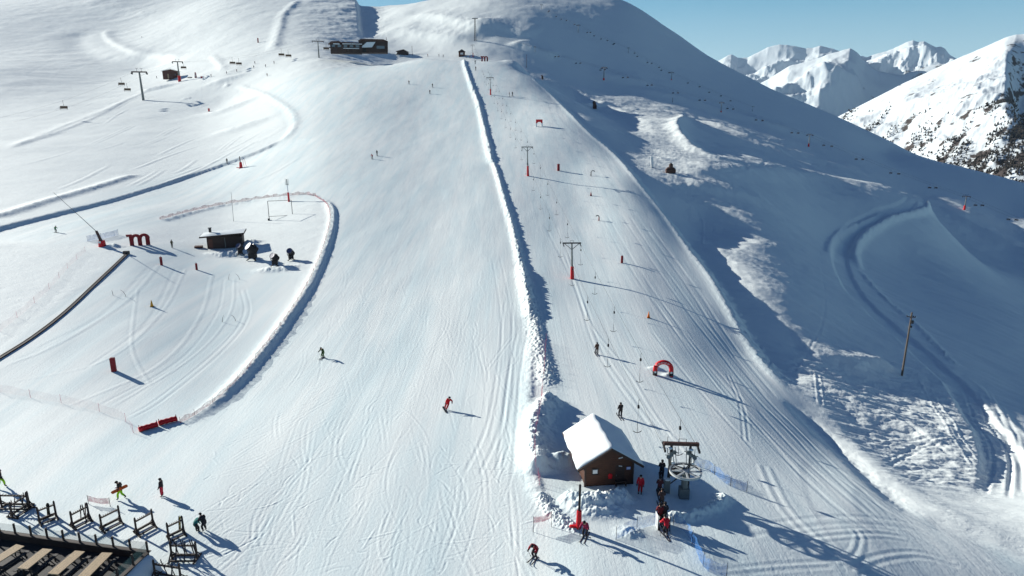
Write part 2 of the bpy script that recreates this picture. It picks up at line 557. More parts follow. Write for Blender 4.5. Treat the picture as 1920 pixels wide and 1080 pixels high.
# -- heaps about the lift hut
ridge([(1036, 748), (1012, 778), (1001, 815), (1003, 860), (1016, 895)][::-1], 1.35, 0.95, 1.4, 0.14, 0.8, 74, taper=0.08)
heap(1056, 868, 0.9, 1.4, 1.1, 0.15, 75)
ridge([(1050, 930), (1100, 945), (1150, 938), (1182, 925)], 0.8, 0.9, 0.8, 0.2, 0.5, 76, taper=0.15)
heap(1120, 958, 0.45, 2.4, 1.2, 0.35, 77, 0.7)
ridge([(1012, 925), (1030, 958), (1062, 985), (1100, 994)], 0.28, 0.5, 0.45, 0.5, 0.3, 78, taper=0.1)
ridge([(1362, 925), (1350, 945), (1318, 962), (1270, 972), (1235, 970)][::-1], 0.5, 0.6, 0.5, 0.22, 0.5, 79, taper=0.12)
heap(1180, 1000, 0.3, 0.9, 0.7, 0.5, 80, 0.5)
heap(1228, 692, 0.35, 0.8, 0.5, 0.3, 81, 0.5); heap(1254, 705, 0.4, 0.7, 0.5, 0.3, 82, 0.5)
# -- edge of the lift line: a lip, then a drop
step(EDGE[6::-1], 0.8, 3.0, 60, 0.22, 83, taper=0.1)
step(EDGE[12:4:-1], 2.0, 3.5, 60, 0.22, 83, taper=0.16)
ridge(EDGE[12::-1], 0.22, 0.9, 0.8, 0.12, 0.8, 84, taper=0.03)
ridge([(1470, 745), (1560, 828), (1630, 893), (1700, 955), (1730, 985)], -0.45, 1.3, 1.1, 0.15, 1.5, 85, taper=0.2)
ridge([(1530, 760), (1620, 850), (1720, 925), (1830, 985), (1930, 1030)][::-1], 0.12, 1.6, 1.2, 0.10, 1.2, 86, taper=0.1)
# -- bank round the children's hill
BB = [(430, 392), (500, 374), (560, 366), (598, 370), (620, 386), (626, 412), (618, 450), (600, 500), (575, 550), (545, 595), (505, 650), (460, 705), (420, 745), (378, 777), (345, 795), (312, 806)]
ridge(BB[:2:-1], 0.62, 1.2, 0.7, 0.14, 0.8, 87, taper=0.12)
ridge([(300, 416), (380, 394), (470, 377), (560, 368)], 0.32, 1.0, 1.2, 0.25, 1.0, 88, taper=0.1)
heap(430, 478, 0.8, 4.0, 1.6, 0.5, 89, 0.8); heap(520, 505, 0.5, 4.0, 1.6, 0.5, 90, 0.8); heap(212, 462, 0.5, 1.6, 1.2, 0.5, 91, 0.6)
heap(470, 455, 0.7, 2.0, 1.2, 0.4, 92, 0.7)
# -- cuttings on the left hillside
CUT = [(-120, 455), (0, 424), (100, 399), (200, 374), (300, 345), (400, 313), (480, 284), (530, 261), (550, 238), (545, 212), (510, 185), (440, 160)]
step(CUT[:8], 0.75, 1.8, 30, 0.2, 93, taper=0.04)
ridge([(470, 287), (530, 262), (552, 236), (545, 210), (505, 182), (440, 158)], 0.45, 2.0, 2.0, 0.2, 2, 127, taper=0.1)
ridge([(-100, 415), (0, 405), (90, 378), (180, 352), (262, 326)], 0.75, 3.0, 1.8, 0.12, 2.5, 94, taper=0.1)
ridge([(0, 285), (100, 245), (200, 205), (300, 160)], 0.45, 4.0, 2.2, 0.15, 4, 95, taper=0.1)
ridge([(20, 278), (150, 232), (240, 188)], 0.4, 3.0, 1.8, 0.15, 4, 96, taper=0.1)
heap(300, 165, 2.0, 14, 7, 0.15, 97, 4); heap(420, 150, 1.2, 16, 6, 0.15, 98, 4); heap(350, 185, 0.9, 3, 2, 0.5, 99, 1.5); heap(425, 160, 0.9, 3, 2, 0.5, 100, 1.5)
heap(430, 205, 1.6, 16, 10, 0.1, 101, 4); heap(450, 240, 1.2, 14, 9, 0.1, 102, 4)
# -- mound below the top station
heap(690, 98, 3.2, 26, 10, 0.3, 103, 6); heap(640, 98, 2.2, 12, 7, 0.35, 104, 4); heap(760, 104, 1.6, 16, 6, 0.3, 105, 5)
# -- snow road on the right
ROAD = [(1712, 372), (1690, 388), (1640, 405), (1600, 430), (1576, 465), (1578, 500), (1600, 540), (1650, 590), (1705, 635), (1760, 685), (1805, 725), (1850, 790), (1880, 850), (1890, 905), (1872, 945)]
rd = world_line(ROAD, 5)
sl = window(rd, 14)
d, s = line_dist(rd, GX[sl], GY[sl])
f = smooth(0, .03, s) * smooth(0, .05, 1 - s)
GZ[sl] += f * (-0.65 * (1 - smooth(1.6, 2.9, np.abs(d))))
ridge(None, 1.7, 1.2, 1.3, 0.2, 1.2, 106, world=[hit(x, y, BASE) for x, y in spline([(1748, 394), (1700, 405), (1650, 425), (1615, 452), (1603, 480), (1612, 508)], 5)])
ridge([(1655, 400), (1600, 424), (1562, 452), (1553, 480)], 0.8, 1.2, 1.2, 0.2, 1.2, 107)
ridge([(1800, 690), (1850, 735), (1900, 790), (1960, 850)], 0.2, 0.9, 0.7, 0.06, 1.5, 108, taper=0.15)
ridge([(1612, 508), (1660, 560), (1720, 610), (1800, 690)], 0.35, 1.0, 1.0, 0.5, 0.8, 109)
# -- sunlit backs of the drifts right of the lift line: gentle towards the sun, steep behind
for pix, h, wl_, wr_, sd in (
        ([(1040, 150), (1110, 188), (1190, 222), (1250, 262), (1330, 290)], 2.2, 26, 8, 110),
        ([(1060, 190), (1110, 200), (1160, 195)], 2.0, 8, 4, 111),
        ([(1110, 138), (1160, 148), (1225, 158)], 2.6, 16, 8, 112),
        ([(1165, 160), (1270, 186), (1350, 210), (1440, 236), (1540, 268), (1650, 318)], 3.0, 14, 9, 113),
        ([(1310, 226), (1370, 248), (1440, 276), (1500, 300)], 2.6, 12, 7, 114),
        ([(1262, 208), (1282, 222), (1268, 248), (1290, 274), (1340, 298), (1420, 312)], 2.6, 4, 4, 115),
        ([(1240, 330), (1330, 322), (1420, 322), (1520, 332), (1640, 348)], 1.6, 14, 6, 116),
        ([(1330, 385), (1400, 420), (1450, 470)], 0.7, 16, 8, 117),
        ([(1640, 348), (1700, 372), (1740, 386)], 1.2, 6, 3, 118),
        ([(1395, 212), (1430, 226), (1490, 246), (1560, 272)], 2.4, 9, 6, 128),
        ([(1250, 345), (1330, 352), (1410, 372), (1470, 400)], 1.2, 9, 5, 129),
        ([(1290, 430), (1350, 460), (1410, 510), (1440, 560)], 1.0, 10, 5, 130),
        ([(1755, 385), (1820, 420), (1880, 452), (1960, 490)], 1.6, 10, 4, 119),
        ([(700, 55), (760, 62), (830, 75), (900, 82)], 5.0, 40, 14, 120),
        ([(770, 28), (830, 40), (900, 60), (940, 75)], 4.0, 22, 10, 121),
        ([(890, 46), (960, 58), (1010, 72)], 3.0, 18, 9, 122),
        ([(960, 78), (1000, 95), (1048, 112)], 3.0, 12, 9, 123),
        ([(1500, 640), (1560, 655), (1610, 665), (1690, 680)], 0.7, 5, 2.5, 124),
        ([(1600, 680), (1640, 668), (1680, 678)], 0.6, 3, 2, 125),
        ([(1470, 690), (1560, 720), (1650, 770), (1760, 830), (1850, 870)], 0.5, 3, 1.5, 126)):
    ridge(pix, h, wl_, wr_, 0.08, max(3.0, wr_ * 1.3), sd, taper=0.2, p=1.6, mask=ungroomed)
# shelf that catches the low sun below the utility pole
low = inside([(1500, 660), (1690, 690), (1800, 720), (1860, 800), (1850, 900), (1700, 880), (1600, 800)], 40)
GZ += low * 0.21 * fbm(GX / 3.4, GY / 1.3, 131, 4, 0.55)
# -- the groomed pitch above the top station and the pistes of the far left snowfield
ridge([(560, 0), (545, 14), (530, 30), (524, 55), (512, 98)][::-1], 1.6, 6, 5, 0.15, 8, 141, taper=0.1)
step([(666, -5), (669, 30), (672, 78)][::-1], 7, 6, 60, 0.1, 142, taper=0.08)
ridge([(150, 56), (148, 80), (172, 103), (225, 116), (320, 121)], -2.4, 16, 20, 0.03, 30, 143, taper=0.12)
ridge([(198, 56), (205, 74), (240, 93), (275, 102), (345, 106)], 1.5, 8, 5, 0.05, 20, 144, taper=0.1)
ridge([(395, 103), (410, 118), (420, 135)], 0.8, 4, 3, 0.2, 4, 145, taper=0.15)
ridge([(140, 2), (185, 8), (230, 20), (300, 28)], 3, 40, 30, 0.15, 30, 146, taper=0.2)
for k in range(46):
    x0, y0 = 20 + 480 * RNG.random(), 60 + 300 * RNG.random()
    x1 = x0 + 60 + 120 * RNG.random()
    y1 = y0 - (x1 - x0) * (.25 + .3 * RNG.random())
    track([(x0, y0), ((x0 + x1) / 2, (y0 + y1) / 2 + 6 * RNG.normal()), (x1, y1)], -0.25 - .2 * RNG.random(), .5 + .002 * 300, twin=2.0 if k % 3 == 0 else 0, taper=.25)
# -- groomed stripes and ski tracks
for pix, dep, w, tw in (
        ([(258, 540), (250, 600), (247, 650), (262, 690), (285, 725)], -.05, .3, 0),
        ([(350, 500), (300, 590), (190, 680), (0, 720)], -.05, .35, 0), ([(400, 510), (372, 600), (290, 690), (110, 770)], -.05, .4, 0), ([(440, 520), (430, 590), (360, 670), (200, 770)], -.05, .3, 0),
        ([(300, 495), (230, 570), (100, 650), (0, 690)], -.06, .5, 0), ([(330, 500), (270, 610), (150, 700)], .04, .4, 0), ([(455, 540), (462, 590), (420, 650), (300, 750), (230, 790)], .05, .25, .9),
        ([(420, 520), (405, 590), (330, 680), (170, 770)], .04, .3, 0), ([(280, 500), (190, 590), (60, 660)], .04, .5, 0),
        ([(1090, 560), (1115, 620), (1180, 700), (1230, 780), (1290, 850), (1330, 900)], -.06, .25, 0), ([(1060, 470), (1090, 560), (1120, 650), (1170, 730), (1250, 830)], .05, .25, .8),
        ([(1020, 420), (1070, 520), (1100, 600)], .05, .3, 0), ([(1130, 400), (1200, 520), (1290, 640), (1400, 770)], .05, .3, 1.5), ([(1170, 400), (1250, 520), (1340, 640), (1430, 750), (1530, 850)], .07, .3, 1.6),
        ([(1210, 420), (1290, 530), (1370, 650), (1450, 750)], .07, .35, 1.5), ([(1230, 560), (1330, 700), (1440, 820), (1540, 920)], .06, .25, 1.2), ([(1220, 620), (1300, 720), (1420, 850)], .06, .25, 0),
        ([(1400, 760), (1500, 870), (1600, 960), (1680, 1010)], .07, .3, 2.2), ([(1450, 770), (1560, 880), (1660, 970)], .07, .3, 1.6),
        ([(1430, 870), (1470, 950), (1530, 1010), (1580, 1045)], -.06, .3, .9), ([(1560, 1050), (1600, 1040), (1612, 1010), (1600, 990)], -.05, .25, .6), ([(1460, 1020), (1540, 1005), (1640, 1000), (1700, 1008)], -.05, .25, .7),
        ([(1600, 1075), (1640, 1050), (1720, 1040), (1800, 1060)], .05, .25, .7), ([(1380, 1000), (1500, 980), (1600, 975), (1720, 990), (1850, 1040)], .04, .3, 1.0), ([(1340, 1075), (1450, 1062), (1560, 1055)], .04, .25, .6),
        ([(1690, 985), (1760, 1020), (1860, 1060)], .06, .3, 1.2), ([(1560, 880), (1680, 960), (1800, 1020), (1900, 1065)], .05, .25, 1.6),
        ([(1303, 378), (1318, 405), (1320, 430), (1318, 448)], -.25, .35, 0), ([(1340, 300), (1365, 312), (1372, 325)], .2, .5, 0), ([(1180, 300), (1240, 322), (1330, 330), (1420, 318), (1440, 305)], .25, .9, 0), ([(1160, 290), (1260, 300), (1400, 315), (1560, 335)], .2, .9, 0),
        ([(1535, 460), (1548, 560), (1530, 620), (1480, 690)], .10, .3, 0), ([(1535, 678), (1536, 720), (1540, 760)], -.12, .2, .7),
        ([(1730, 700), (1760, 750), (1800, 830), (1835, 880)], -.14, .22, 1.2), ([(1820, 720), (1850, 790), (1880, 850), (1870, 930)], .2, .3, 1.8), ([(1850, 720), (1890, 790), (1905, 850), (1905, 920)], .15, .3, 1.0),
        ([(1640, 830), (1740, 822), (1860, 830)], .12, .25, .8), ([(1660, 870), (1740, 835), (1850, 815)], .12, .25, .7), ([(1690, 880), (1780, 880), (1860, 890)], .10, .25, 0), ([(1700, 900), (1780, 898), (1850, 910)], .10, .25, .8),
        ([(1560, 690), (1660, 740), (1760, 800), (1840, 840)], .12, .3, 0), ([(1520, 700), (1600, 730), (1700, 800), (1790, 860)], .15, .35, 0),
        ([(1750, 490), (1800, 500), (1900, 515)], -.12, .4, 0), ([(1780, 508), (1900, 528)], -.12, .4, 0),
        ([(1365, 700), (1390, 760), (1400, 830)], .05, .2, .5), ([(980, 620), (965, 700), (955, 800), (945, 900)], .06, .25, 1.4), ([(955, 560), (945, 680), (925, 800), (880, 900)], .05, .25, 1.4), ([(930, 480), (950, 600), (950, 720), (930, 840)], .04, .25, 1.6)):
    track(pix, dep, w, twin=tw)
# many carved turns on the wide run
for i in range(520):
    yy = 1075 - 800 * RNG.random() ** 0.8
    xl = np.interp(yy, [260, 370, 500, 620, 800, 1080], [600, 660, 640, 570, 440, 380])
    xr = np.interp(yy, [260, 500, 800, 1080], [900, 965, 985, 1010])
    c = hit(xl + (xr - xl) * RNG.random(), yy, BASE)
    ln, amp = 4 + 14 * RNG.random(), (RNG.random() - .5) * 6
    hd = -0.09 + RNG.normal() * 0.22 + (0.5 if c[0] < -20 and yy > 700 else 0)
    u = np.linspace(-.5, .5, 9)
    du, dv = amp * (0.25 - u * u) * 1.6, u * ln
    pts = [(c[0] + a * math.cos(hd) + b * math.sin(hd), c[1] - a * math.sin(hd) + b * math.cos(hd)) for a, b in zip(du, dv)]
    track(None, (0.012 + 0.02 * RNG.random() ** 2) * (1 if RNG.random() < .6 else -1), 0.09 + 0.0009 * c.length, world=pts, twin=0.5 if RNG.random() < .4 else 0, taper=0.3)
# scattered short scratches on the trodden run-out
for i in range(300):
    c = hit(380 + 640 * RNG.random(), 790 + 285 * RNG.random(), BASE)
    ln, amp, hd = 1.0 + 4.0 * RNG.random() ** 2, (RNG.random() - .5) * 3, RNG.random() * math.pi
    u = np.linspace(-.5, .5, 6)
    pts = [(c[0] + a * math.cos(hd) + b * math.sin(hd), c[1] - a * math.sin(hd) + b * math.cos(hd)) for a, b in zip(amp * (.25 - u * u), u * ln)]
    track(None, (0.015 + 0.05 * RNG.random() ** 3) * (1 if RNG.random() < .7 else -1), 0.12, world=pts, taper=0.3)
brushed = groomed * (1 - 0.85 * smooth(720, 900, PY) * (1 - smooth(1000, 1200, PX))) * (1 - 0.5 * inside(BOWL, 14))
# ------------------------------------------------------------------ snow material and ground mesh
def mathn(N, L, op, a, b):
    n = N.new('ShaderNodeMath')
    n.operation = op
    for i, v in enumerate((a, b)):
        if isinstance(v, (int, float)):
            n.inputs[i].default_value = v
        else:
            L.new(v, n.inputs[i])
    return n.outputs[0]

def snow_material(name):
    m, nt, N, L, b = nodes(name)
    tc = N.new('ShaderNodeTexCoord')
    def noise(scale, detail, rough=0.5, dist=0.0):
        mp = N.new('ShaderNodeMapping')
        mp.inputs['Scale'].default_value = scale
        L.new(tc.outputs['Object'], mp.inputs['Vector'])
        no = N.new('ShaderNodeTexNoise')
        no.inputs['Scale'].default_value = 1.0
        no.inputs['Detail'].default_value = detail
        no.inputs['Roughness'].default_value = rough
        no.inputs['Distortion'].default_value = dist
        L.new(mp.outputs['Vector'], no.inputs['Vector'])
        return no.outputs['Fac']
    at = N.new('ShaderNodeAttribute')
    at.attribute_name = 'groomed'
    gr = at.outputs['Fac']
    ab = N.new('ShaderNodeAttribute')
    ab.attribute_name = 'brushed'
    br = ab.outputs['Fac']
    # packed snow is a little bluer than loose snow, in long uneven swathes
    sw = noise((0.25, 0.022, 0.1), 4, 0.6, 0.4)
    swr = N.new('ShaderNodeMapRange')
    swr.inputs['From Min'].default_value = 0.38
    swr.inputs['From Max'].default_value = 0.68
    L.new(sw, swr.inputs['Value'])
    fac = mathn(N, L, 'MULTIPLY', swr.outputs[0], gr)
    mx = N.new('ShaderNodeMix')
    mx.data_type = 'RGBA'
    mx.inputs[6].default_value = (0.84, 0.885, 0.865, 1)
    mx.inputs[7].default_value = (0.70, 0.81, 0.82, 1)
    L.new(fac, mx.inputs[0])
    L.new(mx.outputs[2], b.inputs['Base Color'])
    b.inputs['Roughness'].default_value = 0.7
    b.inputs['Specular IOR Level'].default_value = 0.2
    # grain, skied-out streaks down the fall line and wind crust
    grain = noise((5.0, 3.5, 5.0), 3, 0.6)
    streak = noise((3.0, 0.035, 1.0), 5, 0.66, 0.1)
    crust = noise((0.55, 0.9, 0.8), 5, 0.62, 0.8)
    h1 = mathn(N, L, 'MULTIPLY', grain, 0.045)
    patch = noise((0.06, 0.03, 0.05), 3, 0.5, 0.6)
    streak = mathn(N, L, 'MULTIPLY', streak, patch)
    h2 = mathn(N, L, 'MULTIPLY', mathn(N, L, 'MULTIPLY', streak, br), 0.045)
    h3 = mathn(N, L, 'MULTIPLY', mathn(N, L, 'MULTIPLY', crust, mathn(N, L, 'SUBTRACT', 1.0, gr)), 0.16)
    broad = noise((0.6, 0.012, 0.5), 5, 0.70, 0.06)
    h4 = mathn(N, L, 'MULTIPLY', mathn(N, L, 'MULTIPLY', broad, br), 0.11)
    h = mathn(N, L, 'ADD', mathn(N, L, 'ADD', h1, h2), mathn(N, L, 'ADD', h3, h4))
    bp = N.new('ShaderNodeBump')
    bp.inputs['Strength'].default_value = 0.6
    bp.inputs['Distance'].default_value = 1.0
    L.new(h, bp.inputs['Height'])
    L.new(bp.outputs['Normal'], b.inputs['Normal'])
    return m
SNOW = snow_material('snow')

def grid_mesh(name, X, Y, Z, mat):
    nr, na = X.shape
    me = bpy.data.meshes.new(name)
    me.vertices.add(nr * na)
    me.vertices.foreach_set('co', np.stack([X, Y, Z], -1).astype(np.float32).ravel())
    k, i = np.meshgrid(np.arange(nr - 1), np.arange(na - 1), indexing='ij')
    a = (k * na + i).ravel()
    q = np.stack([a, a + 1, a + na + 1, a + na], -1).astype(np.int32).ravel()
    nq = len(a)
    me.loops.add(nq * 4)
    me.polygons.add(nq)
    me.loops.foreach_set('vertex_index', q)
    me.polygons.foreach_set('loop_start', np.arange(0, nq * 4, 4, dtype=np.int32))
    me.polygons.foreach_set('loop_total', np.full(nq, 4, dtype=np.int32))
    me.update(calc_edges=True)
    me.polygons.foreach_set('use_smooth', np.ones(nq, dtype=bool))
    me.materials.append(mat)
    o = bpy.data.objects.new(name, me)
    COL.objects.link(o)
    return o
g = grid_mesh('ground', GX, GY, GZ, SNOW)
ga = g.data.attributes.new('groomed', 'FLOAT', 'POINT')
ga.data.foreach_set('value', groomed.astype(np.float32).ravel())
gb = g.data.attributes.new('brushed', 'FLOAT', 'POINT')
gb.data.foreach_set('value', brushed.astype(np.float32).ravel())
tag(g, 'groomed snow slopes and open snowfields of the ski area', kind='structure')
# ------------------------------------------------------------------ mountains beyond the valley
def mountain_material(name, rock):
    m, nt, N, L, b = nodes(name)
    tc = N.new('ShaderNodeTexCoord')
    no = N.new('ShaderNodeTexNoise')
    no.inputs['Scale'].default_value = 1.0
    no.inputs['Detail'].default_value = 8
    no.inputs['Roughness'].default_value = 0.62
    mp = N.new('ShaderNodeMapping')
    mp.inputs['Scale'].default_value = (rock, rock, rock * 1.4)
    L.new(tc.outputs['Object'], mp.inputs['Vector'])
    L.new(mp.outputs['Vector'], no.inputs['Vector'])
    ra = N.new('ShaderNodeAttribute')
    ra.attribute_name = 'bare'
    s = mathn(N, L, 'ADD', no.outputs['Fac'], ra.outputs['Fac'])
    mr = N.new('ShaderNodeMapRange')
    mr.inputs['From Min'].default_value = 0.79
    mr.inputs['From Max'].default_value = 0.85
    L.new(s, mr.inputs['Value'])
    mx = N.new('ShaderNodeMix')
    mx.data_type = 'RGBA'
    mx.inputs[6].default_value = (0.72, 0.775, 0.80, 1)
    mx.inputs[7].default_value = (0.075, 0.062, 0.058, 1)
    L.new(mr.outputs[0], mx.inputs[0])
    L.new(mx.outputs[2], b.inputs['Base Color'])
    b.inputs['Roughness'].default_value = 0.8
    b.inputs['Specular IOR Level'].default_value = 0.15
    return m

def mountain(sky, rc, depth, foot, seed, rough, lam, label, rock, px0=None, px1=None, shape=None, bare=None, na=340, nr=220, cut=None):
    """a range whose crest, at the distance rc, follows the given skyline"""
    px0 = px0 if px0 is not None else sky[0][0]
    px1 = px1 if px1 is not None else sky[-1][0]
    px = np.linspace(px0, px1, na)
    az = np.array([ray(p, 150)[0] for p in px])
    ys = np.interp(px, [s[0] for s in sky], [s[1] for s in sky])
    tz = np.array([ray(p, y)[1] for p, y in zip(px, ys)])
    v = np.linspace(-1.0, 1.0, nr)
    r = rc + np.where(v < 0, v * depth, v * depth * 0.8)
    A, Rr = np.meshgrid(az, r)
    crest = np.broadcast_to(tz * rc, A.shape)
    V = np.broadcast_to(v[:, None], A.shape)
    fall = 1 - np.abs(V) ** (0.95)
    zz = foot + (crest - foot) * fall
    X, Y = Rr * np.sin(A), Rr * np.cos(A)
    n = 0
    a, l = 1.0, lam
    for k in range(7):
        q = vnoise(X / l + 11.3 * k, Y / l - 5.1 * k, seed + k)
        n = n + a * (1 - 2 * np.abs(q))
        a *= 0.5
        l *= 0.5
    n = n - 0.9
    hide = 1 - np.exp(-(V / 0.16) ** 2) * 0.85            # the skyline itself keeps its outline
    zz = zz + rough * n * hide
    if shape is not None:
        zz = zz + shape(np.broadcast_to(px[None], A.shape), V, X, Y)
    o = grid_mesh('mountain', X, Y, zz, mountain_material('mountain_snow', rock))
    b = np.zeros(A.shape) if bare is None else bare(np.broadcast_to(px[None], A.shape), V, X, Y)
    at = o.data.attributes.new('bare', 'FLOAT', 'POINT')
    at.data.foreach_set('value', b.astype(np.float32).ravel())
    tag(o, label, kind='structure')
    return X, Y, zz

mountain([(1240, 150), (1320, 122), (1352, 107), (1368, 100), (1380, 104), (1398, 101), (1410, 92), (1424, 84), (1434, 78), (1447, 74), (1455, 72), (1470, 73), (1490, 79), (1505, 83), (1518, 82), (1530, 78), (1543, 80), (1556, 82), (1566, 88), (1576, 92), (1584, 96), (1591, 88), (1598, 95), (1608, 102), (1620, 104), (1640, 96), (1655, 92),
          (1668, 88), (1682, 80), (1694, 74), (1702, 72), (1712, 75), (1722, 74), (1735, 82), (1745, 88), (1755, 89), (1764, 92), (1772, 100), (1800, 112), (1860, 120), (2000, 140)],
         13000, 4200, -900, 251, 480, 2700, 'jagged far peaks on the skyline', 0.0016, na=620, nr=240, bare=lambda p, V, X, Y: np.full(p.shape, 0.17))
mountain([(1300, 190), (1380, 165), (1440, 143), (1477, 122), (1510, 113), (1547, 106), (1568, 104), (1587, 100), (1603, 106), (1618, 115), (1650, 119), (1690, 124), (1722, 112), (1760, 104), (1790, 97), (1822, 92), (1860, 88), (1960, 95), (2100, 120)],
         6200, 2600, -900, 211, 230, 1700, 'rounded white mountain in front of the far peaks', 0.004, na=460, nr=240,
         shape=lambda p, V, X, Y: -300 * smooth(1585, 1650, p + 70 * V) * np.exp(-((V + .35) / .3) ** 2) + 120 * np.exp(-((p - 1560 - 90 * (V + .2)) / 45) ** 2) * np.exp(-((V + .4) / .3) ** 2),
         bare=lambda p, V, X, Y: 0.14 + 0.08 * smooth(1600, 1660, p))
def right_bare(p, V, X, Y):
    low = 1 - smooth(-.80, -.12, V)
    st = fbm((-.6 * X + .8 * Y) / 42.0, (.8 * X + .6 * Y) / 190.0, 301, 4)
    return 0.16 + 0.20 * low + 0.30 * st * (.3 + low) + 0.14 * smooth(1884, 1900, p + 40 * (V + .2)) * np.exp(-((V + .2) / .25) ** 2)
MX, MY, MZ = mountain([(1480, 262), (1540, 238), (1580, 217), (1615, 200), (1650, 181), (1690, 160), (1740, 134), (1790, 110), (1830, 91), (1865, 74), (1890, 62), (1912, 56), (1940, 55), (2000, 66), (2100, 110), (2250, 160)],
         2700, 1350, -330, 221, 34, 420, 'steep white mountain with dark scrub and rocks', 0.02, na=620, nr=420,
         shape=lambda p, V, X, Y: -130 * smooth(1882, 1930, p + 60 * (V + .25)) * np.exp(-((V + .24) / .15) ** 2),
         bare=right_bare)
# ------------------------------------------------------------------ paints, cloth, wood and metal
M = dict(
    red=plain('red_pad', (0.62, 0.012, 0.02), 0.5),
    dark_red=plain('dark_red_pad', (0.24, 0.012, 0.018), 0.6),
    orange=plain('orange_plastic', (0.75, 0.17, 0.02), 0.5),
    amber=plain('amber_plastic', (0.65, 0.30, 0.02), 0.5),
    steel=plain('galvanised_steel', (0.20, 0.21, 0.20), 0.5, 0.4, 0.2),
    dark_steel=plain('dark_steel', (0.05, 0.048, 0.05), 0.5, 0.4, 0.3),
    rust=plain('brown_painted_steel', (0.09, 0.045, 0.035), 0.6, 0.1, 0.3),
    white=plain('white_paint', (0.75, 0.77, 0.78), 0.5),
    black=plain('black_rubber', (0.018, 0.017, 0.02), 0.7, 0, 0.3),
    glass=plain('window_glass', (0.10, 0.13, 0.16), 0.1, 0.0, 0.2, spec=0.8),
    blue=plain('blue_sign', (0.30, 0.38, 0.75), 0.5),
    skin=plain('skin', (0.55, 0.33, 0.24), 0.6),
    boot=plain('ski_boot', (0.05, 0.05, 0.06), 0.4),
    roof_snow=plain('roof_snow', (0.78, 0.83, 0.84), 0.8, 0, 0.03, 2.0, 0.1, bump=0.3),
    wheel=plain('worn_pale_grey_steel', (0.48, 0.50, 0.50), 0.5, 0.2, 0.25),
    gun_ring=plain('dark_blue_ring', (0.07, 0.08, 0.16), 0.5),
    larch=plain('weathered_larch', (0.26, 0.17, 0.11), 0.8),
)

def wood(name, col, plank=0.18, vertical=False, gap=0.5):
    """boards with dark joints and grain"""
    m, nt, N, L, b = nodes(name)
    tc = N.new('ShaderNodeTexCoord')
    wv = N.new('ShaderNodeTexWave')
    wv.wave_type = 'BANDS'
    wv.bands_direction = 'X' if vertical else 'Z'
    wv.wave_profile = 'SAW'
    wv.inputs['Scale'].default_value = 0.314 / plank
    wv.inputs['Distortion'].default_value = 0.0
    L.new(tc.outputs['Object'], wv.inputs['Vector'])
    mp = N.new('ShaderNodeMapping')
    mp.inputs['Scale'].default_value = (14, 14, 1.2) if vertical else (1.2, 1.2, 14)
    no = N.new('ShaderNodeTexNoise')
    no.inputs['Scale'].default_value = 1.5
    no.inputs['Detail'].default_value = 5
    L.new(tc.outputs['Object'], mp.inputs['Vector'])
    L.new(mp.outputs['Vector'], no.inputs['Vector'])
    rp = N.new('ShaderNodeValToRGB')
    rp.color_ramp.elements[0].position = 0.3
    rp.color_ramp.elements[0].color = (*[c * 0.55 for c in col], 1)
    rp.color_ramp.elements[1].position = 0.7
    rp.color_ramp.elements[1].color = (*[min(1, c * 1.35) for c in col], 1)
    L.new(no.outputs['Fac'], rp.inputs['Fac'])
    jr = N.new('ShaderNodeMapRange')
    jr.inputs['From Min'].default_value = 0.0
    jr.inputs['From Max'].default_value = 0.12
    jr.inputs['To Min'].default_value = 1 - gap
    L.new(wv.outputs['Fac'], jr.inputs['Value'])
    mx = N.new('ShaderNodeVectorMath')
    mx.operation = 'SCALE'
    L.new(rp.outputs['Color'], mx.inputs[0])
    L.new(jr.outputs[0], mx.inputs['Scale'])
    L.new(mx.outputs['Vector'], b.inputs['Base Color'])
    b.inputs['Roughness'].default_value = 0.75
    bp = N.new('ShaderNodeBump')
    bp.inputs['Strength'].default_value = 0.5
    bp.inputs['Distance'].default_value = 0.02
    L.new(jr.outputs[0], bp.inputs['Height'])
    L.new(bp.outputs['Normal'], b.inputs['Normal'])
    return m
M['cabin'] = wood('brown_log_boards', (0.085, 0.031, 0.016), 0.19)
M['cabin_dark'] = wood('dark_boards', (0.05, 0.026, 0.02), 0.22)
M['shed'] = wood('red_brown_boards', (0.12, 0.045, 0.03), 0.3)
M['table'] = wood('pale_table_planks', (0.46, 0.33, 0.19), 0.20, True, 0.75)
M['deck'] = wood('dark_deck_boards', (0.03, 0.025, 0.026), 0.15, True, 0.5)
M['post'] = wood('dark_round_timber', (0.055, 0.036, 0.03), 3.0, True, 0.1)
M['pole'] = wood('grey_brown_timber', (0.15, 0.115, 0.085), 3.0, True, 0.1)

def net(name, col, alpha, cell=0.12, wire=0.5):
    """knotted netting: threads with open meshes between them"""
    m, nt, N, L, b = nodes(name)
    tc = N.new('ShaderNodeTexCoord')
    no = N.new('ShaderNodeTexNoise')
    no.inputs['Scale'].default_value = 2.5
    no.inputs['Detail'].default_value = 4
    L.new(tc.outputs['Object'], no.inputs['Vector'])
    mr = N.new('ShaderNodeMapRange')
    mr.inputs['From Min'].default_value = 0.3
    mr.inputs['From Max'].default_value = 0.7
    mr.inputs['To Min'].default_value = alpha * 0.5
    mr.inputs['To Max'].default_value = min(1, alpha * 1.5)
    L.new(no.outputs['Fac'], mr.inputs['Value'])
    b.inputs['Base Color'].default_value = (*col, 1)
    b.inputs['Roughness'].default_value = 0.8
    L.new(mr.outputs[0], b.inputs['Alpha'])
    return m
M['blue_net'] = net('blue_netting', (0.05, 0.22, 0.60), 0.34)
M['red_net'] = net('red_netting', (0.40, 0.02, 0.06), 0.42)
M['pink_net'] = net('faded_red_netting', (0.75, 0.10, 0.17), 0.5)
M['faint_net'] = net('worn_red_netting', (0.55, 0.10, 0.16), 0.09)

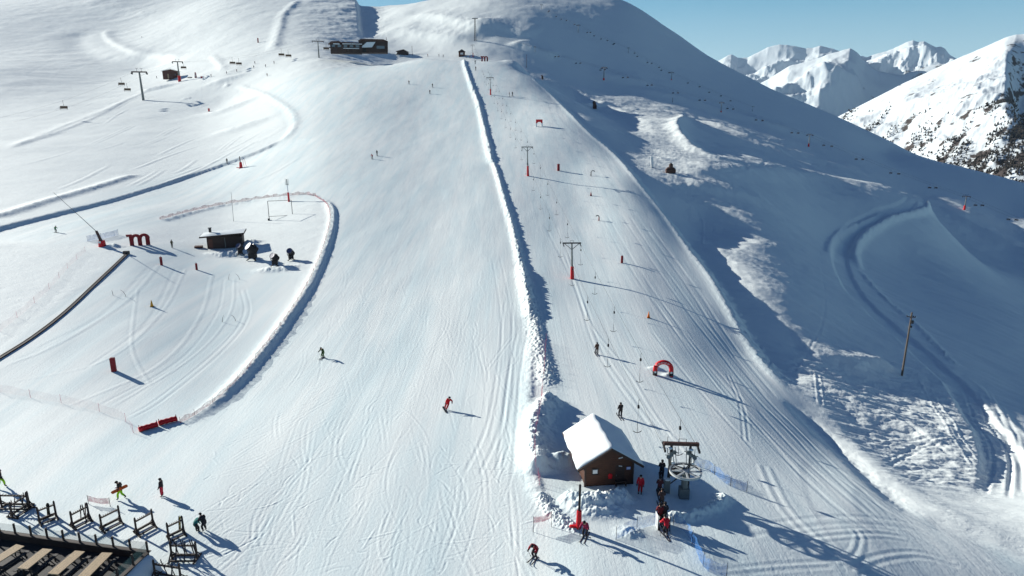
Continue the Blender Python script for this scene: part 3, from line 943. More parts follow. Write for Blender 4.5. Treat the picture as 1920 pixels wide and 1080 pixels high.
def cloth(col):
    k = 'cloth_%02x%02x%02x' % tuple(int(255 * c) for c in col)
    if k not in M:
        M[k] = plain(k, col, 0.75, 0, 0.12, 6.0, 0.2)
    return M[k]
# ------------------------------------------------------------------ people
def pose(**kw):
    """joints of a standing figure 1.75 m tall: x right, y ahead, z up; keyword joints move"""
    J = dict(pelvis=(0, 0, .95), waist=(0, 0, 1.10), chest=(0, 0.01, 1.32), neck=(0, 0.01, 1.48), head=(0, .03, 1.60), crown=(0, .02, 1.69),
             sl=(-.17, 0, 1.42), sr=(.17, 0, 1.42), el=(-.25, .02, 1.15), er=(.25, .02, 1.15), wl=(-.26, .14, .93), wr=(.26, .14, .93),
             hl=(-.10, 0, .90), hr=(.10, 0, .90), kl=(-.11, .04, .49), kr=(.11, .04, .49), al=(-.11, 0, .10), ar=(.11, 0, .10), tl=(-.12, .17, .05), tr=(.12, .17, .05))
    J.update(kw)
    return J
EDGES = [('pelvis', 'waist'), ('waist', 'chest'), ('chest', 'neck'), ('neck', 'head'), ('head', 'crown'), ('chest', 'sl'), ('chest', 'sr'), ('sl', 'el'), ('sr', 'er'), ('el', 'wl'), ('er', 'wr'),
         ('pelvis', 'hl'), ('pelvis', 'hr'), ('hl', 'kl'), ('hr', 'kr'), ('kl', 'al'), ('kr', 'ar'), ('al', 'tl'), ('ar', 'tr')]
RAD = dict(pelvis=.155, waist=.145, chest=.165, neck=.062, head=.098, crown=.075, sl=.085, sr=.085, el=.058, er=.058, wl=.042, wr=.042, hl=.105, hr=.105, kl=.078, kr=.078, al=.062, ar=.062, tl=.05, tr=.05)
REGION = dict(pelvis='trousers', waist='jacket', chest='jacket', neck='jacket', head='skin', crown='skin', sl='jacket', sr='jacket', el='jacket', er='jacket', wl='glove', wr='glove',
              hl='trousers', hr='trousers', kl='trousers', kr='trousers', al='boot', ar='boot', tl='boot', tr='boot')
REGIONS = ['skin', 'jacket', 'trousers', 'boot', 'glove']

def body_mesh(J, level=2):
    """grow one continuous surface over the joints and sort its faces by what covers them"""
    bm = bmesh.new()
    sk = bm.verts.layers.skin.verify()
    V = {}
    for k, p in J.items():
        v = bm.verts.new(p)
        q = v[sk]
        q.radius = (RAD[k], RAD[k])
        q.use_root = k == 'pelvis'
        V[k] = v
    for a, b in EDGES:
        bm.edges.new((V[a], V[b]))
    me = bpy.data.meshes.new('body')
    bm.to_mesh(me)
    bm.free()
    o = bpy.data.objects.new('body', me)
    COL.objects.link(o)
    s = o.modifiers.new('skin', 'SKIN')
    s.use_smooth_shade = True
    u = o.modifiers.new('sub', 'SUBSURF')
    u.levels = u.render_levels = level
    dg = bpy.context.evaluated_depsgraph_get()
    out = bpy.data.meshes.new_from_object(o.evaluated_get(dg))
    bpy.data.objects.remove(o)
    bpy.data.meshes.remove(me)
    # region of each face: the nearest bone
    bones = []
    for a, b in EDGES:
        A, B = Vector(J[a]), Vector(J[b])
        reg = {('neck', 'head'): 'skin', ('head', 'crown'): 'skin', ('pelvis', 'waist'): 'jacket', ('pelvis', 'hl'): 'trousers', ('pelvis', 'hr'): 'trousers',
               ('kl', 'al'): 'trousers', ('kr', 'ar'): 'trousers', ('al', 'tl'): 'boot', ('ar', 'tr'): 'boot'}.get((a, b), REGION[a])
        bones.append((A, B, reg, b))
    for p in out.polygons:
        c = p.center
        best, reg = 1e9, 'jacket'
        for A, B, rg, e in bones:
            d = B - A
            t = max(0, min(1, (c - A).dot(d) / d.length_squared))
            q = (c - A - d * t).length / (RAD[e] + .03)
            if q < best:
                best = q
                reg = rg
                if e in ('wl', 'wr') and t > .86: reg = 'glove'
                if e in ('al', 'ar') and t > .62: reg = 'boot'
        p.material_index = REGIONS.index(reg)
        p.use_smooth = True
    out.name = 'body'
    return out

def shell(me, region, thick, mat, name, parent):
    """a garment: the faces of one region, lifted off the body"""
    bm = bmesh.new()
    bm.from_mesh(me)
    k = REGIONS.index(region)
    bmesh.ops.delete(bm, geom=[f for f in bm.faces if f.material_index != k], context='FACES')
    left, groups = set(bm.faces), []
    while left:                                     # keep the garment itself, drop stray faces
        stack, grp = [left.pop()], []
        while stack:
            f = stack.pop()
            grp.append(f)
            for e in f.edges:
                for g2 in e.link_faces:
                    if g2 in left:
                        left.discard(g2)
                        stack.append(g2)
        groups.append(grp)
    groups.sort(key=len)
    bmesh.ops.delete(bm, geom=[f for gq in groups[:-1] if len(gq) < .5 * len(groups[-1]) for f in gq], context='FACES')
    bm.normal_update()
    for v in bm.verts:
        v.co += v.normal * thick
    for f in bm.faces:
        f.material_index = 0
    g = bpy.data.meshes.new(name)
    bm.to_mesh(g)
    bm.free()
    g.materials.append(mat)
    o = bpy.data.objects.new(name, g)
    COL.objects.link(o)
    o.parent = parent
    return o

POSES = {
    'stand': pose(),
    'wait': pose(el=(-.23, .06, 1.16), wl=(-.17, .26, 1.08), er=(.24, .05, 1.16), wr=(.18, .26, 1.06), head=(.01, .05, 1.60), crown=(.01, .05, 1.69)),
    'glide': pose(pelvis=(0, -.10, .86), waist=(0, -.03, 1.00), chest=(0, .12, 1.20), neck=(0, .22, 1.33), head=(0, .30, 1.43), crown=(0, .33, 1.52), sl=(-.18, .15, 1.28), sr=(.18, .15, 1.28),
                  el=(-.30, .22, 1.03), er=(.30, .22, 1.03), wl=(-.30, .44, .98), wr=(.30, .44, .98), hl=(-.11, -.10, .81), hr=(.11, -.10, .81), kl=(-.13, .14, .47), kr=(.13, .14, .47), al=(-.13, -.02, .12), ar=(.13, -.02, .12), tl=(-.13, .15, .07), tr=(.13, .15, .07)),
    'tuck': pose(pelvis=(0, -.16, .80), waist=(0, -.04, .93), chest=(-.02, .18, 1.08), neck=(-.02, .31, 1.17), head=(-.02, .40, 1.24), crown=(-.02, .45, 1.32), sl=(-.19, .20, 1.14), sr=(.16, .20, 1.17),
                 el=(-.33, .30, .92), er=(.28, .30, .95), wl=(-.26, .52, .92), wr=(.24, .50, .90), hl=(-.11, -.15, .76), hr=(.11, -.15, .76), kl=(-.14, .16, .46), kr=(.14, .16, .46), al=(-.15, -.03, .12), ar=(.15, -.03, .12), tl=(-.15, .14, .07), tr=(.15, .14, .07)),
    'carve': pose(pelvis=(-.28, -.02, .80), waist=(-.34, 0, .94), chest=(-.42, .04, 1.13), neck=(-.45, .07, 1.27), head=(-.46, .10, 1.38), crown=(-.47, .11, 1.47), sl=(-.58, .08, 1.18), sr=(-.26, .02, 1.25),
                  el=(-.72, .20, 1.02), er=(-.08, .10, 1.05), wl=(-.66, .38, .92), wr=(.02, .27, .93), hl=(-.36, .10, .75), hr=(-.22, -.12, .76), kl=(-.16, .24, .44), kr=(-.06, -.16, .44), al=(0, .22, .10), ar=(0, -.22, .10), tl=(.16, .25, .06), tr=(.16, -.19, .06)),
    'walk': pose(pelvis=(0, 0, .92), hl=(-.10, .01, .88), hr=(.10, -.01, .88), kl=(-.11, .22, .52), kr=(.11, -.04, .47), al=(-.11, .24, .11), ar=(.11, -.34, .17), tl=(-.11, .40, .06), tr=(.11, -.20, .07),
                 chest=(0, .05, 1.30), neck=(0, .07, 1.46), head=(0, .10, 1.57), crown=(0, .11, 1.66), el=(-.26, -.10, 1.15), wl=(-.25, .02, .94), er=(.26, .14, 1.14), wr=(.25, .33, 1.0)),
    'carry': pose(pelvis=(0, 0, .92), hl=(-.10, .01, .88), hr=(.10, -.01, .88), kl=(-.11, .20, .52), kr=(.11, -.02, .47), al=(-.11, .22, .11), ar=(.11, -.32, .16), tl=(-.11, .38, .06), tr=(.11, -.18, .07),
                  chest=(0, .10, 1.29), neck=(0, .14, 1.45), head=(0, .18, 1.55), crown=(0, .20, 1.64), el=(-.30, -.05, 1.15), wl=(-.28, .18, 1.00), er=(.30, -.03, 1.14), wr=(.28, .20, 1.00)),
    'bend': pose(pelvis=(0, -.20, .88), waist=(0, -.08, 1.00), chest=(0, .18, 1.08), neck=(0, .33, 1.08), head=(0, .43, 1.08), crown=(0, .51, 1.10), sl=(-.18, .24, 1.07), sr=(.18, .24, 1.07),
                 el=(-.22, .32, .80), er=(.22, .32, .80), wl=(-.16, .42, .56), wr=(.16, .42, .56), hl=(-.10, -.18, .83), hr=(.10, -.18, .83), kl=(-.12, .02, .48), kr=(.12, .02, .48)),
    'tow': pose(pelvis=(0, -.05, .90), chest=(0, -.05, 1.27), waist=(0, -.06, 1.05), neck=(0, -.02, 1.43), head=(0, .01, 1.54), crown=(0, .02, 1.63), sl=(-.17, -.04, 1.37), sr=(.17, -.04, 1.37), el=(-.24, .0, 1.10), er=(.22, .12, 1.15), wl=(-.24, .16, .92), wr=(.10, .28, 1.10),
                hl=(-.11, -.03, .85), hr=(.11, -.03, .85), kl=(-.13, .10, .48), kr=(.13, .10, .48), al=(-.13, .0, .12), ar=(.13, .0, .12), tl=(-.13, .17, .07), tr=(.13, .17, .07)),
}
BODIES = {}

def hand(J, side, mat, parent):
    """a gloved hand with a palm, four bent fingers and a thumb"""
    e, w = Vector(J['e' + side]), Vector(J['w' + side])
    d = (w - e).normalized()
    out = Vector((1 if side == 'r' else -1, 0, 0))
    nrm = d.cross(out).normalized()
    acr = nrm.cross(d).normalized()
    g = MB()
    g.path([w - d * .02, w + d * .04, w + d * .09], [.036, .046, .040], 8)
    for k, ln in enumerate((.070, .080, .074, .058)):
        b = w + d * .085 + acr * (.030 - .020 * k)
        g.path([b, b + d * ln * .55 + nrm * .004, b + d * ln * .75 + nrm * ln * .45], [.0125, .0115, .009], 6)
    b = w + d * .035 + acr * .040
    g.path([b, b + acr * .025 + d * .025, b + acr * .025 + d * .055 + nrm * .015], [.014, .0125, .010], 6)
    return g.build('hand', mat, parent, True)

def ski_mb(x, y, ang=0.0, L=1.65, tilt=0.0):
    """one ski with a turned-up tip and a binding"""
    g = MB()
    m = Matrix.Translation((x, y, 0)) @ Matrix.Rotation(ang, 4, 'Z')
    prof = [(-.5, .03), (-.47, 0.012), (.36, 0.012), (.43, .04), (.475, .095), (.5, .14)]
    pts = [(L * a, b) for a, b in prof]
    for (a, za), (b, zb) in zip(pts[:-1], pts[1:]):
        A, B = m @ Vector((0, a, za)), m @ Vector((0, b, zb))
        g.bar(A, B, .085, .018)
    g.box(m @ Vector((0, .12, .045)), (.07, .10, .05), m.to_3x3())
    g.box(m @ Vector((0, -.20, .045)), (.07, .12, .06), m.to_3x3())
    return g

def person(px, py, kind, heading, jacket, trousers, label, hat=(0.02, 0.02, 0.022), skis=None, poles=False, group=None, height=1.75, board=None, detail=True, lift=0.0, at=None, helmet=True):
    """a figure with its feet at a point of the ground; heading in degrees clockwise from straight away"""
    c = Vector(at) if at is not None else hit(px, py)
    root = empty('person', (c[0], c[1], c[2] + lift), R(-heading), label, 'person', group)
    root.scale = (height / 1.75,) * 3
    J = POSES[kind]
    if kind not in BODIES:
        BODIES[kind] = body_mesh(J, 2)
        for _ in REGIONS:
            BODIES[kind].materials.append(None)
    me = BODIES[kind]
    b = bpy.data.objects.new('body', me)
    COL.objects.link(b)
    b.parent = root
    mats = dict(skin=M['skin'], jacket=cloth(jacket), trousers=cloth(trousers), boot=M['boot'], glove=M['black'])
    if detail:
        mats.update(jacket=cloth(jacket), trousers=cloth(trousers))
    for k, rg in enumerate(REGIONS):
        b.material_slots[k].link = 'OBJECT'
        b.material_slots[k].material = mats[rg]
    h, cr_ = Vector(J['head']), Vector(J['crown'])
    up = (cr_ - h).normalized()
    q = up.to_track_quat('Z', 'Y').to_matrix()
    if detail:
        shell(me, 'jacket', .022, cloth(jacket), 'jacket', root)
        shell(me, 'trousers', .014, cloth(trousers), 'trousers', root)
        for sd in 'lr':
            hand(J, sd, M['black'], root)
        fw = Vector((0, 1, 0)) - up * up.y
        MB().ball(h + fw * .075 + up * .045, .05, 2, (1.55, .8, .75), q).build('goggles', M['glass'], root, True)
        MB().ball(h + fw * .112 + up * .0, .017, 1).build('nose', M['skin'], root, True)
    if helmet:
        g = MB().ball(h + up * .055, .128, 2, (.95, 1.12, .95), q)
        bmesh.ops.delete(g.bm, geom=[v for v in g.bm.verts if (v.co - h).dot(up) < -.0 and v.co.y > h.y - .02], context='VERTS')
        g.build('helmet', cloth(hat), root, True)
    if skis:
        sx = [J['al'][0], J['ar'][0]]
        for k, x in enumerate(sx):
            ski_mb(x, J['al'][1] + .06 if k == 0 else J['ar'][1] + .06, skis if k == 0 else -skis if skis > .05 else skis).build('ski', cloth((0.06, 0.05, 0.06)), root)
    if board:
        g = MB()
        pr = [(-.76, .10), (-.66, .025), (.66, .025), (.76, .10)]
        for (a, za), (b2, zb) in zip(pr[:-1], pr[1:]):
            g.bar((J['al'][0] * 0 + .03, a, za), (.03, b2, zb), .26, .02)
        g.build('snowboard', cloth(board), root, False, 0.01)
    if poles:
        for sd, sg in (('l', -1), ('r', 1)):
            w = Vector(J['w' + sd]) + Vector((0, .05, 0))
            tip = Vector((w.x + sg * .12, w.y - (.55 if kind != 'tow' else .1), .03))
            g = MB().tube(tip, w + (w - tip).normalized() * .12, .012, .014, 6)
            g.tube(tip + (w - tip) * .06, tip + (w - tip) * .065, .045, .045, 8)
            g.build('pole', M['dark_steel'], root)
    return root
# ------------------------------------------------------------------ lift hut, drive station and drag lift
def tall(c, px, py):
    """height of something standing at c whose top shows at a point of the photograph"""
    return ray(px, py)[1] * math.hypot(c[0], c[1]) - c[2]
def on_plane(px, py, z):
    a, t = ray(px, py)
    r = z / t
    return Vector((r * math.sin(a), r * math.cos(a), z))

# -- the wooden hut
hb = hit(1141, 909)
HUT_RZ = R(7.0)
hut = empty('lift_hut', (hb.x, hb.y, hb.z - 0.15), HUT_RZ, 'brown wooden lift hut with a snow covered gable roof', 'hut')
W2, DP, EV, RG = 2.02, 5.6, 2.42, 3.70
def hut_parts():
    # front gable wall, side walls and back in one shell with the door and window left open
    g = MB()
    t = .12
    yf = 0.0
    # front wall in pieces round the window (x -1.45..-0.95, z 1.25..1.75) and the doorway (x .45..1.3, z 0..1.95)
    def pc(x0, x1, z0, z1):
        g.box(((x0 + x1) / 2, yf + t / 2, (z0 + z1) / 2), (x1 - x0, t, z1 - z0))
    pc(-W2, -1.45, 0, EV); pc(-1.45, -.95, 0, 1.22); pc(-1.45, -.95, 1.72, EV); pc(-.95, .55, 0, EV); pc(.55, 1.35, 1.95, EV); pc(1.35, W2, 0, EV)
    g.prism([(-W2, EV), (W2, EV), (0, RG)], yf, yf + t)
    g.prism([(-W2, EV), (W2, EV), (0, RG)], DP - t, DP)
    g.box((0, DP - t / 2, EV / 2), (2 * W2, t, EV))
    for s in (-1, 1):
        g.box((s * (W2 - t / 2), DP / 2, EV / 2), (t, DP - 2 * t - .006, EV))
    g.build('wall', M['cabin'], hut)
    f = MB()
    for s in (-1, 1):
        f.box((s * (W2 + .02), -.02, EV / 2), (.16, .16, EV))
    f.box((0, -.02, 0.05), (2 * W2 - .2, .08, .22))
    f.build('corner_post', M['cabin_dark'], hut)
    w = MB()
    for (x, z, sx, sz) in ((-1.2, 1.76, .62, .07), (-1.2, 1.19, .62, .07), (-1.49, 1.475, .07, .5), (-.91, 1.475, .07, .5)):
        w.box((x, -.02, z), (sx, .08, sz))
    wf = w.build('window_frame', M['cabin_dark'], hut)
    MB().box((-1.2, .05, 1.47), (.5, .03, .5)).build('pane', M['glass'], wf)
    MB().box((-1.2, -.028, 1.47), (.38, .02, .34)).build('notice', M['white'], wf)
    d = MB().box((.95, .05, .975), (.8, .05, 1.95)).build('door', M['cabin_dark'], hut)
    MB().box((.64, .012, 1.0), (.05, .05, .16)).build('handle', M['steel'], d)
    s = MB().box((1.66, -.03, 1.62), (.34, .03, .24)).build('information_sign', M['blue'], hut)
    MB().box((1.66, -.048, 1.66), (.24, .01, .05)).box((1.66, -.048, 1.58), (.24, .01, .03)).build('lettering', M['white'], s)
    MB().box((.95, -.03, 2.62), (.36, .03, .09), Matrix.Rotation(R(-12), 3, 'Y')).build('name_board', M['white'], hut)
    MB().box((.95, -.03, 1.86), (.30, .03, .06), Matrix.Rotation(R(12), 3, 'Y')).build('notice_strip', M['white'], hut)
    e = MB()
    e.lathe([(.09, 0), (.19, .01), (.19, .07), (.09, .08)], 20, Matrix.Translation((.10, -.005, 1.03)) @ Matrix.Rotation(R(90), 4, 'X'))
    e.box((.10, -.03, .80), (.30, .06, .12))
    e.build('rescue_ring', M['red'], hut)
    b = MB()
    for x0 in (.42,):
        b.box((.98, -.32, .62), (1.0, .30, .05)).box((.55, -.32, .30), (.06, .26, .6)).box((1.4, -.32, .30), (.06, .26, .6))
    b.build('bench', M['cabin_dark'], hut)
    # roof boards and the snow lying on them
    ov, fo = .78, .55
    sl = (RG - EV) / W2
    r = MB()
    r.prism([(-W2 - ov, EV - ov * sl), (0, RG), (W2 + ov, EV - ov * sl), (W2 + ov, EV - ov * sl + .11), (0, RG + .12), (-W2 - ov, EV - ov * sl + .11)], -fo, DP + fo)
    rf = r.build('roof', M['cabin_dark'], hut)
    sn = MB()
    n = 26
    rings = []
    for k in range(n + 1):
        y = -fo + .06 + (DP + 2 * fo - .12) * k / n
        row = []
        for j in range(25):
            x = -W2 - ov + .03 + (2 * (W2 + ov) - .06) * j / 24
            if j in (0, 24):
                x += (.05 + .05 * math.sin(k * .45) + .025 * math.sin(k * .9 + 1)) * (-1 if j == 0 else 1)
            z = RG + .123 - abs(x) * sl
            edge = min(1, min(k, n - k) / 2.0 + .25) * min(1, min(j, 24 - j) / 2.0 + .25)
            th = (.15 + .035 * math.sin(x * 1.7 + y) + .03 * math.sin(y * 2.3 + x) + .02 * math.sin(5 * x - 3 * y) + (.03 if x < 0 else -.03)) * edge
            row.append((x, y, z, th))
        rings.append(row)
    top = [[sn.bm.verts.new((x, y, z + th)) for x, y, z, th in row] for row in rings]
    bot = [[sn.bm.verts.new((x, y, z + .004)) for x, y, z, th in row] for row in rings]
    for k in range(n):
        for j in range(24):
            sn.bm.faces.new((top[k][j], top[k][j + 1], top[k + 1][j + 1], top[k + 1][j]))
            sn.bm.faces.new((bot[k][j + 1], bot[k][j], bot[k + 1][j], bot[k + 1][j + 1]))
    for k in range(n):
        sn.bm.faces.new((top[k][0], top[k + 1][0], bot[k + 1][0], bot[k][0]))
        sn.bm.faces.new((top[k + 1][24], top[k][24], bot[k][24], bot[k + 1][24]))
    for j in range(24):
        sn.bm.faces.new((top[0][j + 1], top[0][j], bot[0][j], bot[0][j + 1]))
        sn.bm.faces.new((top[n][j], top[n][j + 1], bot[n][j + 1], bot[n][j]))
    sn.build('roof_snow', M['roof_snow'], rf, True)
    fb = MB()
    for s in (-1, 1):
        fb.bar((s * (W2 + ov), -fo - .02, EV - ov * sl), (0, -fo - .02, RG), .05, .16)
    fb.build('bargeboard', M['cabin_dark'], hut)
    MB().box((-W2 - .14, .7, 1.55), (.24, .3, .34)).build('switch_box', M['steel'], hut)
    MB().box((-W2 - .12, 2.6, 1.7), (.2, .3, .5)).build('switch_box', M['steel'], hut)
hut_parts()

# -- drive station: a portal with sheave trains over a big horizontal bullwheel
sb = hit(1277, 932)
st = empty('drive_station', (sb.x, sb.y, sb.z), R(-4), 'steel drag lift drive station with a white spoked bullwheel', 'lift station')
SH = tall(sb, 1275, 842)
wx, wz = .20, tall(sb, 1281, 882) - .02
def station():
    c = MB()
    c.tube((wx, 0, -.3), (wx, 0, wz - .12), .30, .24, 14)
    c.box((wx, 0, .45), (.8, .7, .9))
    c.build('pedestal', M['steel'], st, bevel=.02)
    m = MB()
    m.tube((-.55, .55, wz - .55), (.1, .55, wz - .55), .22, .22, 14).box((-.75, .55, wz - .5), (.4, .45, .5))
    m.build('drive_motor', M['dark_steel'], st, bevel=.03)
    cb_ = MB().box((-1.1, .6, .6), (.5, .4, 1.2))
    cb_.build('control_cabinet', M['steel'], st, bevel=.02)
    f = MB()
    for x in (-.95, .75):
        f.bar((x, 1.15, -.3), (x * .9, 1.0, SH - .1), .16)
    f.bar((-.95, 1.15, SH * .45), (.75, 1.15, SH * .45), .12).bar((-.95, 1.15, .3), (.75, 1.15, SH * .45), .07).bar((.75, 1.15, .3), (-.95, 1.15, SH * .45), .07)
    for x in (-.95, .75):
        f.bar((x, 1.1, SH * .55), (wx, .1, wz + .1), .10)
    f.build('frame', M['dark_steel'], st)
    b = MB().bar((-1.5, 1.0, SH - .02), (1.35, 1.0, SH - .02), .30, .26)
    b.build('crossbeam', M['rust'], st, bevel=.03)
    for x in (-1.45, 1.3):
        s = MB()
        s.bar((x, .35, SH - .35), (x, 1.75, SH - .25), .08, .16)
        for k in range(5):
            y = .45 + .3 * k
            s.tube((x - .07, y, SH - .42 + .02 * k), (x + .07, y, SH - .42 + .02 * k), .12, .12, 12)
        s.bar((x, 1.0, SH - .3), (x, 1.0, SH), .08)
        s.build('sheave_train', M['dark_steel'], st)
    w = MB()
    Rw = 1.30
    w.lathe([(Rw - .13, -.07), (Rw, -.10), (Rw - .03, 0), (Rw, .10), (Rw - .13, .07)], 48, Matrix.Translation((wx, -.1, wz)))
    for f_ in list(w.bm.faces):
        if len(f_.verts) > 4:
            w.bm.faces.remove(f_)
    for k in range(8):
        a = k * math.pi / 4
        w.bar((wx + .18 * math.cos(a), -.1 + .18 * math.sin(a), wz), (wx + (Rw - .09) * math.cos(a), -.1 + (Rw - .09) * math.sin(a), wz), .14, .09)
    w.lathe([(.2, -.10), (.24, -.06), (.24, .06), (.2, .10)], 20, Matrix.Translation((wx, -.1, wz)))
    w.build('bullwheel', M['wheel'], st)
    h = MB()
    for x in (-.3, .3):
        h.tube((x, 1.0, SH + .1), (x, 1.0, SH + .42), .02, .02, 6)
    h.tube((-.3, 1.0, SH + .42), (.3, 1.0, SH + .42), .02, .02, 6)
    h.build('handrail', M['dark_steel'], st)
    MB().tube((-1.2, 1.0, SH + .1), (-1.2, 1.0, SH + .6), .025, .02, 6).build('antenna', M['dark_steel'], st)
    # return rails, guide wheels and rods between beam and bullwheel, with snow lodged on them
    for s in (-1, 1):
        t = MB()
        for k in range(4):
            x = -.12 + s * (.45 + .22 * k)
            t.bar((x, 1.0 - .1 * k, SH - .3), (x * .9 + .02, .35, wz + .35 - .06 * k), .05)
            t.bar((x - .2, .7 - .1 * k, SH - .5 - .08 * k), (x + .25, .5, SH - .62 - .08 * k), .05)
        for k in range(3):
            m = Matrix.Translation((-.1 + s * (.55 + .25 * k), .65 - .12 * k, SH - .62 - .16 * k)) @ Matrix.Rotation(R(80 - 10 * k), 4, 'X')
            t.lathe([(.08, -.03), (.17, -.04), (.17, .04), (.08, .03)], 14, m)
        t.build('guide_wheel_set', M['steel'], st)
    for x, y, z, sx, sy in ((-1.0, .8, SH - .34, .34, .3), (.7, .75, SH - .40, .36, .3), (-.75, .5, wz + .42, .3, .34), (.85, .5, wz + .40, .26, .3), (-1.1, .6, 1.22, .5, .45)):
        MB().ball((x, y, z), 1, 2, (sx * .55, sy * .55, .09)).build('lodged_snow', M['roof_snow'], st, True)
station()

# -- drag lift pylons with red padding
PYL = [((1073, 523), 455, 'nearest'), ((990, 330), 275, 'second'), ((920, 178), 145, 'third'), ((887, 107), 84, 'fourth')]
cable_l, cable_r = [], []
lab = ['slim grey drag lift pylon with tall red pad, directly uphill of the hut', 'grey drag lift pylon with red pad, between the short snow ridge and the arched gate',
       'small drag lift pylon with red pad standing just below the crest', 'tiny drag lift pylon on the crest beside the kiosk']
q = st.matrix_basis
for sx, cl in ((-1.45, cable_l), (1.3, cable_r)):
    cl.append(Vector((sb.x, sb.y, sb.z)) + Matrix.Rotation(R(-4), 3, 'Z') @ Vector((sx, 1.0, SH - .38)))
for i, ((px, py), ty, _) in enumerate(PYL):
    c = hit(px, py)
    H = tall(c, px - 3, ty)
    rz = R(2)
    p = empty('lift_pylon', c, rz, lab[i], 'pylon', 'drag lift pylons beside the wide run')
    ln = -.20 * H / 7
    mast = MB().tube((0, 0, -.4), (ln, .2, H - .25), .20, .13, 12).build('mast', M['steel'], p)
    MB().tube((0, 0, -.1), (ln * .33, .07, H * .33), .36, .29, 14).tube((ln * .33, .07, H * .33), (ln * .34, .07, H * .345), .31, .25, 14).build('safety_pad', M['red'], p, bevel=.03)
    ta = MB().bar((ln - 1.65, .2, H - .1), (ln + 1.65, .2, H - .1), .17, .22)
    for s in (-1, 1):
        ta.bar((ln, .2, H - 1.3), (ln + s * .85, .2, H - .55), .09).bar((ln + s * .85, .2, H - .55), (ln + s * 1.3, .2, H - .2), .09)
    ta.build('crossarm', M['dark_steel'], p)
    for s, cl in ((-1, cable_l), (1, cable_r)):
        g = MB().bar((ln + s * 1.5, -.75, H - .42), (ln + s * 1.5, 1.15, H - .26), .07, .12)
        for k in range(4):
            g.tube((ln + s * 1.5 - .06, -.6 + .53 * k, H - .44 + .04 * k), (ln + s * 1.5 + .06, -.6 + .53 * k, H - .44 + .04 * k), .14, .14, 12)
        g.bar((ln + s * 1.5, .2, H - .35), (ln + s * 1.5, .2, H - .1), .07)
        g.build('sheave_train', M['dark_steel'], p)
        cl.append(c + Matrix.Rotation(rz, 3, 'Z') @ Vector((ln + s * 1.5, .2, H - .30)))
    MB().bar((ln - .3, .2, H + .02), (ln - .3, .2, H + .35), .04).bar((ln + .3, .2, H + .02), (ln + .3, .2, H + .35), .04).bar((ln - .3, .2, H + .35), (ln + .3, .2, H + .35), .04).build('handrail', M['dark_steel'], p)

def sag(a, b, n, d):
    return [a.lerp(b, k / n) - Vector((0, 0, d * 4 * (k / n) * (1 - k / n))) for k in range(n + 1)]
def cable(pts, r, label, group, dsag=0.006):
    g = MB()
    line = []
    for a, b in zip(pts[:-1], pts[1:]):
        line += sag(a, b, 8, (b - a).length * dsag)[0 if not line else 1:]
    g.path(line, r, 5)
    o = g.build('haul_cable', M['dark_steel'], None, True)
    tag(o, label, 'cable', group)
    return line
LL = cable(cable_l, .014, 'thin steel haul cable of the drag lift, uphill side by the snow ridge', 'drag lift cables')
LR = cable(cable_r, .014, 'thin steel haul cable of the drag lift, side towards the red arch', 'drag lift cables')

# -- hangers along the two cables
def hanger_proto():
    h = empty('drag_hanger')
    MB().tube((0, 0, 0), (0, .05, -.7), .022, .022, 6).build('rod', M['dark_steel'], h)
    MB().lathe([(.05, -.09), (.17, -.08), (.19, 0), (.17, .08), (.05, .09)], 14, Matrix.Translation((0, .05, -.85)) @ Matrix.Rotation(R(90), 4, 'Y')).build('spring_box', M['black'], h)
    MB().tube((0, .05, -1.0), (0, .05, -2.5), .010, .010, 5).build('cord', M['dark_steel'], h)
    MB().tube((0, .05, -2.5), (0, .05, -3.5), .022, .022, 6).path([(-.42, .05, -3.36), (-.2, .05, -3.5), (0, .05, -3.56), (.2, .05, -3.5), (.42, .05, -3.36)], .035, 6).build('tow_bar', M['black'], h)
    return h
def along(line, s):
    for a, b in zip(line[:-1], line[1:]):
        L_ = (b - a).length
        if s <= L_:
            return a.lerp(b, s / L_)
        s -= L_
    return None
hp = hanger_proto()
first = True
for line, s0, ds, side in ((LL, 9, 15.5, 'uphill cable nearer the snow ridge'), (LR, 5, 15.5, 'downhill cable nearer the red arch')):
    s = s0
    while True:
        p = along(line, s)
        if p is None:
            break
        if not first:
            o = copy_tree(hp)
        else:
            o = hp
            first = False
        o.location = p
        tag(o, 'black tow bar hanger of the drag lift, on the ' + side, 'tow bar', 'tow bars on the ' + side)
        s += ds
# ------------------------------------------------------------------ sun terrace at the lower left
DZ = hit(300, 1040).z + 0.55            # deck level
PT = DZ + 0.62                          # top of the parapet
ca = on_plane(-60, 988, PT); cb = on_plane(277, 1034, PT); cc = on_plane(214, 1092, PT)
dx = (cb - ca).normalized(); dyv = (cc - cb).normalized()
ter = empty('terrace', (cb.x, cb.y, DZ), 0, 'dark timber sun terrace with a glass balustrade and long parapet', 'terrace')
def L_(v): return v - Vector((cb.x, cb.y, DZ))
far = cb + dx * -16; fr = cb + dyv * 9; fl = far + dyv * 9
g = MB()
quad = [L_(Vector((p.x, p.y, DZ))) for p in (cb, far, fl, fr)]
for zt in (0,):
    vs = [g.bm.verts.new(v) for v in quad]
    lo = [g.bm.verts.new(v - Vector((0, 0, .25))) for v in quad]
    g.bm.faces.new(vs); g.bm.faces.new(lo[::-1])
    for k in range(4):
        g.bm.faces.new((vs[k], lo[k], lo[(k + 1) % 4], vs[(k + 1) % 4]))
g.build('floor', M['deck'], ter)
def wall(a, b, z0, z1, th, name, mat):
    a, b = L_(Vector((a.x, a.y, (z0 + z1) / 2))), L_(Vector((b.x, b.y, (z0 + z1) / 2)))
    return MB().bar(a, b, th, z1 - z0).build(name, mat, ter)
wall(far, cb, DZ - 1.4, PT - .06, .22, 'parapet', M['cabin_dark'])
wall(cb + dyv * .12, fr, DZ - 1.4, PT - .06, .22, 'parapet', M['cabin_dark'])
